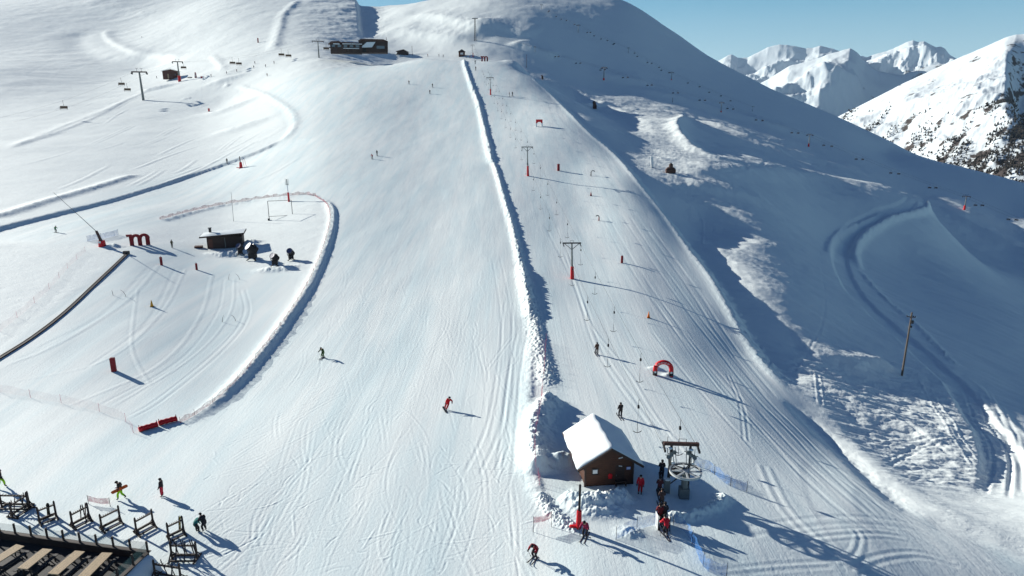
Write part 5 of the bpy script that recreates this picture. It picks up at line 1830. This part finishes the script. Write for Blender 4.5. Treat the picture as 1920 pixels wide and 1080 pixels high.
nx, ny = 18, 10
tops = [[None] * (ny + 1) for _ in range(nx + 1)]
for i in range(nx + 1):
    for j in range(ny + 1):
        u, v = i / nx, j / ny
        e = min(1, 4 * min(u, 1 - u)) * min(1, 4 * min(v, 1 - v))
        tops[i][j] = sn.bm.verts.new((-wsh * .63 + wsh * 1.24 * u, -.85 + 5.6 * v, hsh * (.965 + .16 * u) + e * (.25 + .10 * math.sin(5 * u + 3 * v))))
for i in range(nx):
    for j in range(ny):
        sn.bm.faces.new((tops[i][j], tops[i + 1][j], tops[i + 1][j + 1], tops[i][j + 1]))
sn.build('roof_snow', M['roof_snow'], rl, True)
ch_ = MB().box((-wsh * .38, 2.2, hsh * 1.25), (.5, .5, .9)).box((-wsh * .38, 2.2, hsh * 1.25 + .5), (.75, .75, .08))
ch_.build('chimney', M['dark_steel'], shed)
w_ = MB().box((-wsh * .72, .8, .35), (1.6, 1.2, .7))
w_.build('woodshed', M['shed'], shed)

# -- steel frame by the shed and a thin pole
c = hit(505, 413)
o = empty('steel_frame', c, math.atan2(-c[0], c[1]), 'open rectangular steel frame standing in the snow by the upright lance', 'frame')
k_ = math.hypot(c[0], c[1]) / FPX
w_, h_ = 40 * k_, tall(c, 505, 377)
for x in (0, w_):
    MB().tube((x, 0, -.3), (x, 0, h_), .08, .07, 8).build('post', M['dark_steel'], o)
MB().bar((0, 0, h_), (w_, 0, h_), .10).bar((0, 0, h_ * .2), (w_, 0, h_ * .2), .08).build('crossbar', M['dark_steel'], o)
MB().box((-.1, 0, .2), (.5, .4, .5)).build('foot', M['black'], o, bevel=.05)
c = hit(438, 415)
o = MB().tube((0, 0, -.3), (.15, 0, tall(c, 441, 360)), .06, .04, 7).build('marker_pole', M['steel'], None, loc=c)
tag(o, 'thin bare pole left of the steel frame', 'pole')

# -- covered snow gun and posts on the slope right of the lift line
c = hit(1257, 324)
H = tall(c, 1257, 305)
o = empty('snow_gun', c, R(-5), 'brown covered snow gun on a sledge, right of the slope edge', 'snow gun')
MB().box((0, 0, H * .16), (H * .95, H * .7, H * .34)).prism([(-H * .5, H * .33), (H * .5, H * .33), (H * .28, H * .55), (-H * .28, H * .55)], -H * .25, H * .25).build('sledge', M['rust'], o, bevel=.05)
MB().tube((0, -.2, H * .5), (0, -.3, H * .80), H * .22, H * .20, 14).build('barrel', M['rust'], o)
MB().tube((0, -.3, H * .80), (0, -.3, H * 1.0), H * .23, .06, 14).build('cover', M['cabin_dark'], o)
MB().ball((H * .34, 0, H * .42), H * .14, 2, (1.2, 1, .7)).build('snow_cap', M['roof_snow'], o, True)
c = hit(1222, 314)
o = MB().box((0, 0, tall(c, 1219, 293) / 2), (.8, .5, tall(c, 1219, 293)), Matrix.Rotation(R(-6), 3, 'Y')).build('marker_board', M['white'], None, bevel=.05, loc=c)
tag(o, 'white upright marker board left of the covered snow gun', 'marker')
for px, py, ty, l in ((1115, 204, 190, 'dark covered snow gun on the bright drift below the third pylon'), (1017, 149, 141, 'small dark covered snow gun by the crest snow heap')):
    c = hit(px, py)
    H = tall(c, px, ty)
    o = empty('snow_gun', c, 0, l, 'snow gun')
    MB().box((0, 0, H * .25), (H * .5, H * .5, H * .5)).build('base', M['rust'], o, bevel=.1)
    MB().tube((0, 0, H * .5), (-H * .15, -.3, H), H * .24, H * .2, 12).build('barrel', M['rust'], o)

# -- utility pole
c = hit(1691, 704)
H = tall(c, 1703, 585)
up_ = empty('utility_pole', c, R(-20), 'weathered wooden utility pole with insulators and a transformer box', 'utility pole')
MB().tube((0, 0, -.5), (.02, 0, H), .17, .12, 12).build('pole', M['pole'], up_)
MB().bar((-.62, 0, H - .75), (.62, 0, H - .75), .10, .12).build('crossarm', M['rust'], up_)
MB().bar((0, -.5, H - .95), (0, .55, H - .95), .10, .12).build('crossarm', M['rust'], up_)
for p in ((-.6, 0, -.75), (.6, 0, -.75), (0, -.46, -.95), (0, .5, -.95), (.3, 0, -.75)):
    q = Vector((p[0], p[1], H + p[2]))
    MB().lathe([(.03, 0), (.08, .05), (.05, .09), (.08, .13), (.03, .2)], 10, Matrix.Translation(q + Vector((0, 0, .04)))).build('insulator', M['dark_steel'], up_)
MB().box((.28, -.05, H - 1.55), (.34, .34, .5)).build('transformer_box', M['dark_steel'], up_, bevel=.03)
MB().box((.24, -.03, H - 2.35), (.18, .22, .3)).build('fuse_box', M['dark_steel'], up_, bevel=.02)
MB().path([(-.16, -.1, H - 2.2), (-.34, -.1, H - 2.6), (-.30, -.1, H - 2.95), (.0, -.14, H - 3.0), (.28, -.1, H - 2.75), (.26, -.06, H - 2.4)], .018, 6).build('cable_loop', M['steel'], up_, True)
for i, (px, py, ty) in enumerate(((1545, 762, 750),)):
    pass
# ------------------------------------------------------------------ chairlifts, top station and kiosk
def chair_pylon(px, py, ty, label, red=0.0, rz=0.0, arm=2.4, group=None, lean=0.0):
    c = hit(px, py)
    H = tall(c, px, ty)
    o = empty('chairlift_pylon', c, rz, label, 'pylon', group)
    s = H / 10
    MB().tube((0, 0, -.5), (lean, 0, H * .93), .42 * s, .26 * s, 12).build('mast', M['steel'], o)
    MB().bar((lean - arm * s, 0, H * .93), (lean + arm * s, 0, H * .93), .34 * s, .4 * s).build('crossarm', M['rust'], o)
    for k in (-1, 1):
        g = MB().bar((lean + k * arm * s * .95, -1.6 * s, H * .885), (lean + k * arm * s * .95, 1.6 * s, H * .90), .18 * s, .32 * s)
        for j in range(4):
            y = (-1.3 + .87 * j) * s
            g.tube((lean + k * arm * s * .95 - .12 * s, y, H * .875), (lean + k * arm * s * .95 + .12 * s, y, H * .875), .26 * s, .26 * s, 10)
        g.build('sheave_train', M['dark_steel'], o)
        MB().bar((lean + k * .7 * s, 0, H * .95), (lean + k * .7 * s, 0, H * 1.05), .08 * s).bar((lean + k * .7 * s - .5 * s, 0, H * 1.05), (lean + k * .7 * s + .5 * s, 0, H * 1.05), .08 * s).build('lifting_bracket', M['dark_steel'], o)
    if red:
        MB().tube((0, 0, -.3), (lean * red, 0, H * red), .75 * s, .62 * s, 12).build('safety_pad', M['red'], o)
    return [c + Matrix.Rotation(rz, 3, 'Z') @ Vector((lean + k * arm * s * .95, 0, H * .91)) for k in (-1, 1)]
GL = 'pylons of the left chairlift'
a1 = chair_pylon(269, 188, 131, 'grey chairlift pylon standing alone on the left hillside', 0, R(20), group=GL, lean=-.3)
a2 = chair_pylon(337, 153, 113, 'chairlift pylon with red pad beside the small brown cabin', .28, R(20), group=GL)
a3 = chair_pylon(598, 108, 75, 'chairlift pylon left of the brown top station', 0, R(15), arm=3.4, group=GL)
a0 = [p + (p - q) * 2.4 - Vector((0, 0, 5)) for p, q in zip(a1, a2)]
end = hit(650, 92)
a4 = [Vector((end.x - 2, end.y, end.z + 6)), Vector((end.x + 2, end.y, end.z + 6))]
CL = [cable([a0[k], a1[k], a2[k], a3[k], a4[k]], .025, 'thin haul cable of the left chairlift, %s strand' % ('left' if k == 0 else 'right'), 'left chairlift cables', .02) for k in (0, 1)]

def chair_proto(mat):
    h = empty('lift_chair')
    MB().tube((0, 0, .1), (0, 0, -.6), .05, .05, 6).path([(0, 0, -.6), (0, .35, -1.2), (0, .35, -2.0)], .05, 6).build('hanger', M['dark_steel'], h)
    MB().box((0, -.05, -2.55), (2.2, .55, .14)).build('seat', mat, h, bevel=.04)
    MB().box((0, .26, -2.15), (2.2, .12, .8), Matrix.Rotation(R(-8), 3, 'X')).build('backrest', mat, h, bevel=.04)
    g = MB()
    for s in (-1, 1):
        g.path([(s * 1.05, .35, -2.0), (s * 1.12, .1, -1.95), (s * 1.12, -.3, -2.3), (s * 1.1, -.3, -3.0)], .04, 6)
    g.bar((-1.1, .35, -2.0), (1.1, .35, -2.0), .07).bar((-1.1, -.3, -3.0), (1.1, -.3, -3.0), .07)
    g.build('safety_bar', M['dark_steel'], h)
    return h
cp = chair_proto(M['larch'])
used = [False]
def put_chair(proto, p, rz, label, group, s=1.0, flag=used):
    if flag[0]:
        o = copy_tree(proto)
    else:
        o = proto
        flag[0] = True
    o.location = p
    o.rotation_euler = (0, 0, rz)
    o.scale = (s, s, s)
    tag(o, label, 'chairlift chair', group)
def near_px(line, px):
    """point of a hanging cable that shows at a column of the photograph"""
    best = None
    for a, b in zip(line[:-1], line[1:]):
        xa, xb = [960 + FPX * p.x / (p.y * CP - p.z * SP) for p in (a, b)]
        if (xa - px) * (xb - px) <= 0 and a.y > 20:
            best = a.lerp(b, (px - xa) / (xb - xa + 1e-9))
    return best
for k, px, l in ((0, 117, 'empty chair lowest on the left chairlift, near the left edge'), (0, 226, 'left one of two chairs beside the lone grey pylon'), (1, 237, 'right one of two chairs beside the lone grey pylon'), (1, 343, 'chair hanging at the pylon by the small brown cabin'),
                 (0, 435, 'left one of the middle pair of chairs above the groups of skiers'), (1, 447, 'right one of the middle pair of chairs above the groups of skiers'), (0, 527, 'left one of the pair of chairs just below the top pylon'), (1, 540, 'right one of the pair of chairs just below the top pylon'), (1, 611, 'chair passing the top pylon beside the brown station')):
    p = near_px(CL[k], px)
    if p is not None:
        put_chair(cp, p, R(20), l, 'chairs of the left chairlift', 1.8)

# -- two lines on the shaded mountainside to the right
GR_ = 'pylons of the long chairlift across the shaded valley'
names = ['chairlift pylon with red base on the bright drift below the shaded mountain', 'dark chairlift pylon halfway along the shaded bench', 'chairlift pylon with red base at the mouth of the valley', 'lowest right chairlift pylon with red padded base']
rp = [chair_pylon(1003, 97, 87, 'smallest highest chairlift pylon behind the crest', 0, R(-40), group=GR_)]
for (px, py, ty, rd), n_ in zip(((1132, 150, 125, .15), (1352, 210, 191, .12), (1516, 275, 251, .25), (1808, 393, 366, .3)), names):
    rp.append(chair_pylon(px, py, ty, n_, rd, R(-40), group=GR_))
d = [rp[-1][k] + (rp[-1][k] - rp[-2][k]) * .9 for k in (0, 1)]
up0 = [rp[0][k] + (rp[0][k] - rp[1][k]) * .6 for k in (0, 1)]
RC = [cable([up0[k]] + [q[k] for q in rp] + [d[k]], .03, 'thin haul cable of the valley chairlift, %s strand' % ('left' if k == 0 else 'right'), 'valley chairlift cables', .012) for k in (0, 1)]
cq = chair_proto(M['dark_steel'])
used2 = [False]
for k, cols in ((0, (1041, 1080, 1126, 1168, 1214, 1262, 1312, 1364, 1418, 1485, 1545, 1606, 1671, 1744, 1830, 1892)), (1, (1047, 1088, 1134, 1177, 1222, 1271, 1322, 1375, 1430, 1497, 1560, 1618, 1686, 1756, 1843, 1907))):
    for px in cols:
        p = near_px(RC[k], px)
        if p is not None:
            put_chair(cq, p, R(-40), 'small dark chair of the valley chairlift, on the %s' % ('left strand' if k == 0 else 'right strand'), 'chairs of the valley chairlift, ' + ('left strand' if k == 0 else 'right strand'), 0.85, used2)
GU = 'pylons of the upper chairlift on the shaded face'
un = ['topmost pylon of the upper chairlift, cut by the shaded summit', 'second pylon of the upper chairlift on the shaded face', 'third pylon of the upper chairlift on the shaded face', 'fourth pylon of the upper chairlift with a red base', 'lowest pylon of the upper chairlift above the valley strip']
ur = []
for (px, py, ty), n_ in zip(((1015, 18, 8), (1084, 61, 46), (1178, 100, 89), (1259, 150, 135), (1411, 209, 199)), un):
    ur.append(chair_pylon(px, py, ty, n_, .12 if px == 1259 else 0, R(-35), group=GU))
UC = [cable([q[k] for q in ur], .03, 'thin haul cable of the upper chairlift, %s strand' % ('left' if k == 0 else 'right'), 'upper chairlift cables', .012) for k in (0, 1)]
for k, cols in ((0, (1028, 1043, 1052, 1101, 1114, 1127, 1150, 1195, 1214, 1240, 1290, 1330, 1370)), (1, (1030, 1062, 1077, 1107, 1139, 1152, 1190, 1222, 1236, 1255, 1312, 1352))):
    for px in cols:
        p = near_px(UC[k], px)
        if p is not None:
            put_chair(cq, p, R(-35), 'tiny chair of the upper chairlift on the shaded face, %s' % ('left strand' if k == 0 else 'right strand'), 'chairs of the upper chairlift, ' + ('left strand' if k == 0 else 'right strand'), 0.8, used2)
# lattice mast and thin markers on the shaded face
c = hit(891, 76)
H = tall(c, 891, 33)
o = empty('lattice_mast', c, 0, 'tall thin lattice mast on the shaded face above the kiosk', 'mast')
g = MB()
w0 = H * .045
for sx in (-1, 1):
    for sy in (-1, 1):
        g.tube((sx * w0, sy * w0, -1), (sx * w0 * .4, sy * w0 * .4, H * .95), .22, .18, 5)
for k in range(10):
    z0, z1 = H * .095 * k, H * .095 * (k + 1)
    f0, f1 = w0 * (1 - .06 * k), w0 * (1 - .06 * (k + 1))
    for sy in (-1, 1):
        g.tube((-f0, sy * f0, z0), (f1, sy * f1, z1), .10, .10, 4)
        g.tube((sy * f0, -f0, z0), (sy * f1, f1, z1), .10, .10, 4)
g.build('lattice', M['dark_steel'], o)
MB().bar((-2.6, 0, H * .96), (2.6, 0, H * .96), .5, .6).build('crossarm', M['dark_steel'], o)
for px, py, ty, l in ((987, 127, 102, 'bare thin pole in the shaded hollow right of the crest'), (773, 104, 86, 'thin dark pole right of the low shed on the crest'), (1261, 192, 183, 'short thin pole on the bright drift below the shaded mountain')):
    c = hit(px, py)
    o = MB().tube((0, 0, -.5), (0, 0, tall(c, px, ty)), .20, .14, 7).build('marker_pole', M['rust'], None, loc=c)
    tag(o, l, 'pole')

# -- small cabin with ski stand by the second left pylon
c = hit(322, 149)
k_ = math.hypot(c[0], c[1]) / FPX
o = empty('cabin', c, R(20), 'small red brown cabin behind the chairlift pylon on the left knoll', 'cabin')
w_, h_ = 25 * k_, 15 * k_
MB().box((0, 1.5, h_ * .42), (w_, 3.2, h_ * .85)).prism([(-w_ / 2, h_ * .84), (w_ / 2, h_ * .84), (0, h_ * 1.05)], -.1, 3.1).build('wall', M['shed'], o)
rf = MB().bar((-w_ * .58, 1.5, h_ * .84), (0, 1.5, h_ * 1.12), 4.0, .16).bar((0, 1.5, h_ * 1.12), (w_ * .58, 1.5, h_ * .84), 4.0, .16).build('roof', M['roof_snow'], o)
MB().box((-w_ * .18, -.13, h_ * .3), (1.0, .08, h_ * .55)).build('door', M['table'], o)
MB().box((w_ * .25, -.13, h_ * .5), (.9, .08, .7)).build('window', M['glass'], o)
c = hit(367, 146)
o = empty('flag_stand', c, 0, 'red and white folded banners standing by the cabin on the knoll', 'banner')
for x, t in ((-.4, .2), (.5, -.15)):
    MB().prism([(x - .45, 0), (x + .55, 0), (x + .2 + t, 4.2), (x - .1 + t, 4.6)], -.12, .12).build('banner', M['dark_red'], o)
MB().prism([(-.2, 1.0), (.5, .8), (.3, 2.6), (.0, 2.7)], -.16, .16).build('white_patch', M['white'], o)
c = hit(378, 146)
o = MB().box((0, 0, .5), (1.2, 1.0, 1.3)).build('padded_block', M['red'], None, bevel=.1, loc=c)
tag(o, 'red padded block right of the folded banners on the knoll', 'padded block')
c = hit(356, 147)
o = empty('bench', c, R(10), 'long dark bench between the cabin and the folded banners', 'bench')
MB().box((0, 0, .5), (3.4, .6, .12)).build('seat', M['cabin_dark'], o)
MB().box((0, .3, .9), (3.4, .1, .6)).build('backrest', M['cabin_dark'], o)
for s in (-1.4, 1.4):
    MB().box((s, 0, .22), (.15, .5, .5)).build('leg', M['cabin_dark'], o)

# -- top station on the crest
def px_box(px0, px1, py0, py1, r):
    """left, right, bottom and top of something at a distance, in metres: x0, x1, z0, z1 about the axis of its centre"""
    a, _ = ray((px0 + px1) / 2, (py0 + py1) / 2)
    w = (px1 - px0) / FPX * r / math.cos(a)
    return a, w, ray((px0 + px1) / 2, py1)[1] * r, ray((px0 + px1) / 2, py0)[1] * r
def building(px0, px1, py0, py1, r, label, cat, tall_roof):
    a, w, z0, z1 = px_box(px0, px1, py0, py1, r)
    o = empty('top_station' if cat == 'station' else 'restaurant', (r * math.sin(a), r * math.cos(a), z0 - 1), -a, label, cat)
    return o, w, z1 - z0 + 1
o, w, h = building(676, 724, 74, 96, 505, 'tall dark brown top station with a white sloping roof panel', 'station', True)
MB().prism([(-w / 2, 0), (w / 2, 0), (w / 2 + .3, h * .86), (w * .35, h * .98), (-w * .4, h), (-w / 2, h * .90)], 0, 12).build('wall', M['cabin_dark'], o)
rf = MB().prism([(-w * .52, h * .90), (w * .52, h * .88), (w * .36, h * 1.02), (-w * .42, h * 1.03)], -.6, 12.6).build('roof', M['rust'], o)
MB().prism([(-w * .46, h * .36), (-w * .05, h * .40), (w * .08, h * .80), (-w * .22, h * .78)], -1.4, -.65).build('snow_covered_canopy', M['roof_snow'], o)
MB().box((w * .25, -.05, h * .42), (w * .28, .1, h * .22)).build('window', M['glass'], o)
MB().box((-w * .32, -.05, h * .2), (w * .12, .1, h * .3)).build('door', M['black'], o)
MB().tube((w * .47, 4, h), (w * .47, 4, h * 1.25), .2, .12, 6).build('flagpole', M['rust'], o)
o, w, h = building(623, 675, 78, 97, 503, 'long low dark restaurant with snowy ledges left of the top station', 'restaurant', False)
MB().prism([(-w / 2, 0), (w / 2, 0), (w / 2, h * .86), (-w * .1, h * .9), (-w * .22, h), (-w * .44, h * .96), (-w * .5, h * .8)], 0, 10).build('wall', M['cabin_dark'], o)
MB().prism([(-w * .56, h * .80), (-w * .1, h * .90), (-w * .22, h * 1.04), (-w * .46, h * 1.0)], -.8, 10.4).prism([(-w * .12, h * .86), (w * .52, h * .82), (w * .52, h * .92), (-w * .12, h * .97)], -.8, 10.2).build('roof', M['rust'], o)
MB().box((w * .2, -.9, h * .80), (w * .62, .3, h * .06)).box((w * .16, -.5, h * .42), (w * .5, 1.0, h * .05)).box((-w * .3, -.85, h * .78), (w * .2, .2, h * .07)).build('snow_ledge', M['roof_snow'], o)
for k in range(5):
    MB().box((w * (-.40 + .19 * k), -.05, h * .62), (w * .11, .1, h * .2)).build('window', M['glass'], o)
MB().box((-w * .48, -1.2, h * .45), (w * .1, 2, h * .1)).build('balcony', M['cabin_dark'], o)
c = hit(754, 103)
o = empty('low_shed', c, 0, 'low dark shed half buried in the crest snow right of the top station', 'shed')
k_ = math.hypot(c[0], c[1]) / FPX
MB().prism([(-11 * k_, -1), (11 * k_, -1), (10 * k_, 5 * k_), (3 * k_, 8.5 * k_), (-8 * k_, 6 * k_)], 0, 5).build('wall', M['cabin_dark'], o)
MB().prism([(-11 * k_, 5.6 * k_), (3 * k_, 8.6 * k_), (3 * k_, 9.4 * k_), (-11 * k_, 6.4 * k_)], -.4, 5.4).prism([(3 * k_, 8.6 * k_), (11.5 * k_, 4.6 * k_), (11.5 * k_, 5.4 * k_), (3 * k_, 9.4 * k_)], -.4, 5.4).build('roof', M['rust'], o)
c = hit(866, 106)
o = empty('kiosk', c, R(5), 'small brown lift kiosk with window and pyramid roof on the crest', 'kiosk')
k_ = math.hypot(c[0], c[1]) / FPX
MB().box((0, 1.5, 3.6 * k_), (11 * k_, 3, 8.2 * k_)).build('wall', M['shed'], o)
MB().lathe([(9.5 * k_, 7.8 * k_), (.3, 12.5 * k_)], 4, Matrix.Translation((0, 1.5, 0)) @ Matrix.Rotation(R(45), 4, 'Z')).build('roof', M['cabin_dark'], o)
MB().box((0, -.04, 5.0 * k_), (5 * k_, .1, 3.2 * k_)).build('window', M['white'], o)
c = hit(860, 107)
# ------------------------------------------------------------------ skiers and walkers
DK = (0.03, 0.027, 0.032)
RD = (0.52, 0.015, 0.03)
# in front of the lift hut
person(1003, 1047, 'tuck', 215, (0.30, 0.012, 0.025), DK, 'hunched skier in a red and black jacket gliding past the pink banner net', skis=.06, poles=True)
person(1097, 1008, 'glide', 205, (0.30, 0.02, 0.07), DK, 'skier in a dark pink jacket beside the red and black pole', skis=.06, poles=True)
person(1248, 1004, 'glide', -12, RD, DK, 'skier in a red jacket entering the lift queue between the blue nets', skis=.10, poles=True)
person(1236, 983, 'wait', 0, (0.16, 0.02, 0.025), DK, 'skier in a dark red jacket at the queue gate, left of the pair', skis=.03, height=1.8)
person(1245, 981, 'wait', 4, DK, DK, 'skier dressed in black at the queue gate, right of the pair', skis=.03, height=1.8)
person(1240, 953, 'wait', -3, (0.05, 0.03, 0.03), DK, 'dark skier in the queue just ahead of the gate pair', skis=.03)
person(1236, 930, 'wait', 6, (0.07, 0.02, 0.025), DK, 'dark skier waiting in the hut shadow, middle of the queue', skis=.03)
person(1240, 898, 'wait', 8, DK, DK, 'black dressed skier at the head of the queue beside the station', skis=.03, height=1.8)
person(1200, 926, 'stand', 200, RD, (0.40, 0.012, 0.02), 'lift attendant dressed in red standing by the hut corner', height=1.75)
# being towed
person(1163, 783, 'tow', -6, (0.035, 0.025, 0.025), DK, 'dark skier being towed uphill just behind the hut', skis=.05)
person(1119, 665, 'tow', -4, (0.10, 0.05, 0.035), (0.05, 0.03, 0.03), 'brown dressed skier being towed level with the red arch', skis=.05)
# on the wide run
person(835, 769, 'carve', 160, (0.60, 0.012, 0.02), (0.42, 0.012, 0.02), 'snowboarder all in red leaning into a turn on the wide run', board=(0.05, 0.05, 0.06))
person(606, 671, 'glide', 205, (0.05, 0.085, 0.035), (0.09, 0.16, 0.04), 'skier in dark green beside the bank of the childrens hill', skis=.08, poles=True)
person(698, 298, 'glide', 190, RD, DK, 'skier in a red jacket stopped high on the wide run', skis=.05, poles=True, detail=False, height=1.8)
person(707, 292, 'stand', 160, (0.09, 0.09, 0.10), DK, 'grey dressed skier standing beside the red one high on the run', skis=.05, detail=False, height=1.85)
for px, py, col, l in ((767, 158, DK, 'dark skier highest of the three below the crest'), (806, 176, DK, 'dark skier lowest of the three below the crest'), (811, 164, (.07, .10, .10), 'grey green skier in the middle of the three below the crest')):
    person(px, py, 'glide', 180, col, DK, l, skis=.05, detail=False, height=2.1)
person(955, 181, 'stand', 90, (.04, .045, .06), DK, 'dark skier left of the pair beside the third pylon', skis=.05, detail=False, height=2.0)
person(961, 180, 'glide', 200, (.06, .05, .05), DK, 'bent dark skier right of the pair beside the third pylon', skis=.05, detail=False, height=2.1)
# by the terrace
person(305, 931, 'stand', -95, (0.035, 0.025, 0.03), (0.55, 0.03, 0.06), 'person in a black jacket and bright red trousers standing on the run-out', detail=True, height=1.75)
carrier = person(228, 936, 'carry', -100, (0.06, 0.05, 0.04), (0.36, 0.75, 0.02), 'person in lime green trousers walking with a red snowboard under the arm', height=1.8)
person(3, 914, 'walk', 80, (0.03, 0.025, 0.03), (0.36, 0.70, 0.02), 'person in lime green trousers walking in at the left frame edge', height=1.8)
person(371, 998, 'bend', 20, (0.04, 0.22, 0.20), DK, 'person in a turquoise jacket bending over beside the ski racks', height=1.7)
person(384, 996, 'glide', -60, DK, DK, 'dark dressed person crouching next to the turquoise jacket', height=1.7)
# snowboard and bag carried by the walker
def board_in_hand():
    c = Vector(carrier.location)
    M3 = Matrix.Rotation(carrier.rotation_euler.z, 3, 'Z')
    g = MB()
    L = 1.5
    outline = []
    n = 10
    for k in range(n + 1):
        a = -math.pi / 2 + math.pi * k / n
        outline.append((L / 2 - .15 + .15 * math.cos(a), .14 * math.sin(a)))
    for k in range(n + 1):
        a = math.pi / 2 + math.pi * k / n
        outline.append((-L / 2 + .15 + .15 * math.cos(a), .14 * math.sin(a)))
    g.prism(outline, -.012, .012, Matrix.Rotation(R(-90), 4, 'Z') if False else Matrix.Identity(4))
    g.box((.28, .03, 0), (.12, .06, .2)).box((-.28, .03, 0), (.12, .06, .2))
    o = g.build('snowboard', cloth((0.55, 0.11, 0.03)), None)
    q = Matrix.Rotation(R(90), 4, 'Z') @ Matrix.Rotation(R(24), 4, 'Y')
    o.matrix_world = Matrix.Translation(c + M3 @ Vector((-.33, -.10, 1.12)) * 1.03) @ M3.to_4x4() @ q
    tag(o, 'orange red snowboard carried under the arm of the lime green walker', 'snowboard')
    b = MB().ball((0, 0, 0), .17, 2, (1.5, .8, .6))
    e = b.build('helmet', M['white'], None, True, loc=c + M3 @ Vector((.30, .30, .95)) * 1.03)
    tag(e, 'white helmet held low in front by the lime green walker', 'helmet')
board_in_hand()
# left side
person(105, 436, 'glide', 120, (0.03, 0.20, 0.09), DK, 'skier in a green jacket left of the snow lance', skis=.05, detail=False, height=1.75)
person(323, 465, 'stand', 0, (0.11, 0.10, 0.06), (.06, .055, .045), 'olive dressed person standing right of the big red letter', detail=False, height=1.8)
person(426, 307, 'stand', 180, DK, DK, 'dark figure left of the small red snow lance', detail=False, height=2.1)
for px, py, col, l in ((396, 144, DK, 'lone dark skier right of the folded banners'), (425, 139, DK, 'dark skier left below the middle pair of chairs'), (444, 135, (.25, .03, .04), 'skier with a red jacket below the middle pair of chairs'), (476, 128, DK, 'dark skier nearer of two on the flat below the top station'), (478, 120, DK, 'dark skier farther of two on the flat below the top station'),
                       (498, 126, (.04, .05, .09), 'skier left of three where the run rolls over'), (514, 120, DK, 'skier highest of three where the run rolls over'), (501, 143, (.16, .05, .04), 'red brown skier lowest of three where the run rolls over'), (294, 147, DK, 'dark skier between the lone pylon and the cabin'), (266, 71, DK, 'tiny dark skier on the upper left piste')):
    person(px, py, 'stand', 150, col, DK, l, skis=.05, detail=False, height=2.15)
for px, py, col, l in ((802, 106, (.30, .03, .04), 'figure with red jacket alone left on the crest line'), (823, 106, DK, 'dark figure left of the close pair on the crest line'), (831, 107, DK, 'dark figure right of the close pair on the crest line'), (874, 108, DK, 'dark figure just right of the kiosk'), (881, 109, (.35, .02, .03), 'figure with red jacket between kiosk and fourth pylon'),
                       (891, 120, DK, 'dark skier upper of two just below the fourth pylon'), (892, 132, DK, 'dark skier lower of two just below the fourth pylon')):
    person(px, py, 'stand', 30, col, DK, l, skis=.05, detail=False, height=2.15)

# ------------------------------------------------------------------ far-off scrub and trees
def forest():
    g = bpy.data.meshes.new('forest')
    vs, fs = [], []
    rng = np.random.default_rng(5)
    nr, na = MX.shape
    cnt = 0
    tries = 0
    pxs, pys = project(MX, MY, MZ)
    while cnt < 7000 and tries < 160000:
        tries += 1
        k, i = int(rng.integers(0, nr // 2)), int(rng.integers(0, na))
        x, y, z = MX[k, i], MY[k, i], MZ[k, i]
        p, q = pxs[k, i], pys[k, i]
        if not (1560 < p < 2060 and 150 < q < 345) or (p > 1855 and q < 185):
            continue
        n1 = float(fbm(np.array([(-.6 * x + .8 * y) / 50]), np.array([(.8 * x + .6 * y) / 230]), 401, 3)[0])
        n2 = float(fbm(np.array([x / 26]), np.array([y / 26]), 411, 2)[0])
        dens = np.interp(q, [150, 200, 250, 310], [-.55, -.12, .18, .6]) + (.5 if p > 1850 and q > 190 else 0) + .85 * n1 + .25 * n2
        if dens < .22 + .25 * rng.random():
            continue
        cnt += 1
        h = 3.5 + 4 * rng.random()
        x += rng.normal() * 4; y += rng.normal() * 4
        b = len(vs)
        m = 6
        for lv, (rr, zz) in enumerate(((.34, .05), (.16, .55), (.24, .5), (.0, 1.0))):
            for j in range(m):
                a = 2 * math.pi * j / m + lv
                vs.append((x + h * rr * math.cos(a) * (1 + .3 * rng.random()), y + h * rr * math.sin(a), z - .5 + h * zz))
        for l0 in (0, 2):
            for j in range(m):
                fs.append((b + l0 * m + j, b + l0 * m + (j + 1) % m, b + (l0 + 1) * m + (j + 1) % m, b + (l0 + 1) * m + j))
    g.from_pydata(vs, [], fs)
    m_ = plain('larch_and_pine', (0.05, 0.043, 0.036), 0.9, 0, 0.5, 0.02)
    g.materials.append(m_)
    o = bpy.data.objects.new('forest', g)
    COL.objects.link(o)
    tag(o, 'dark far-off larch and pine scrub on the white mountain', 'forest', kind='stuff')
forest()
bpy.context.view_layer.update()
# ------------------------------------------------------------------ thin mountain air that pales the far peaks
hm_ = bpy.data.materials.new('haze')
hm_.use_nodes = True
hn = hm_.node_tree.nodes
hn.clear()
ho = hn.new('ShaderNodeOutputMaterial')
hv = hn.new('ShaderNodeVolumePrincipled')
hv.inputs['Color'].default_value = (0.62, 0.82, 1.0, 1)
hv.inputs['Density'].default_value = 0.000022
hv.inputs['Anisotropy'].default_value = 0.2
hm_.node_tree.links.new(hv.outputs['Volume'], ho.inputs['Volume'])
allz = [v for v in (GZ.min(), -2600.0)]
hz = MB().box((0, 8200, 0), (44000, 25000, 1))
for v in hz.bm.verts:
    v.co.z = 1150 if v.co.z > 0 else -4500
hzo = hz.build('haze', hm_)
tag(hzo, 'thin pale air over the valley and the mountains', kind='stuff')
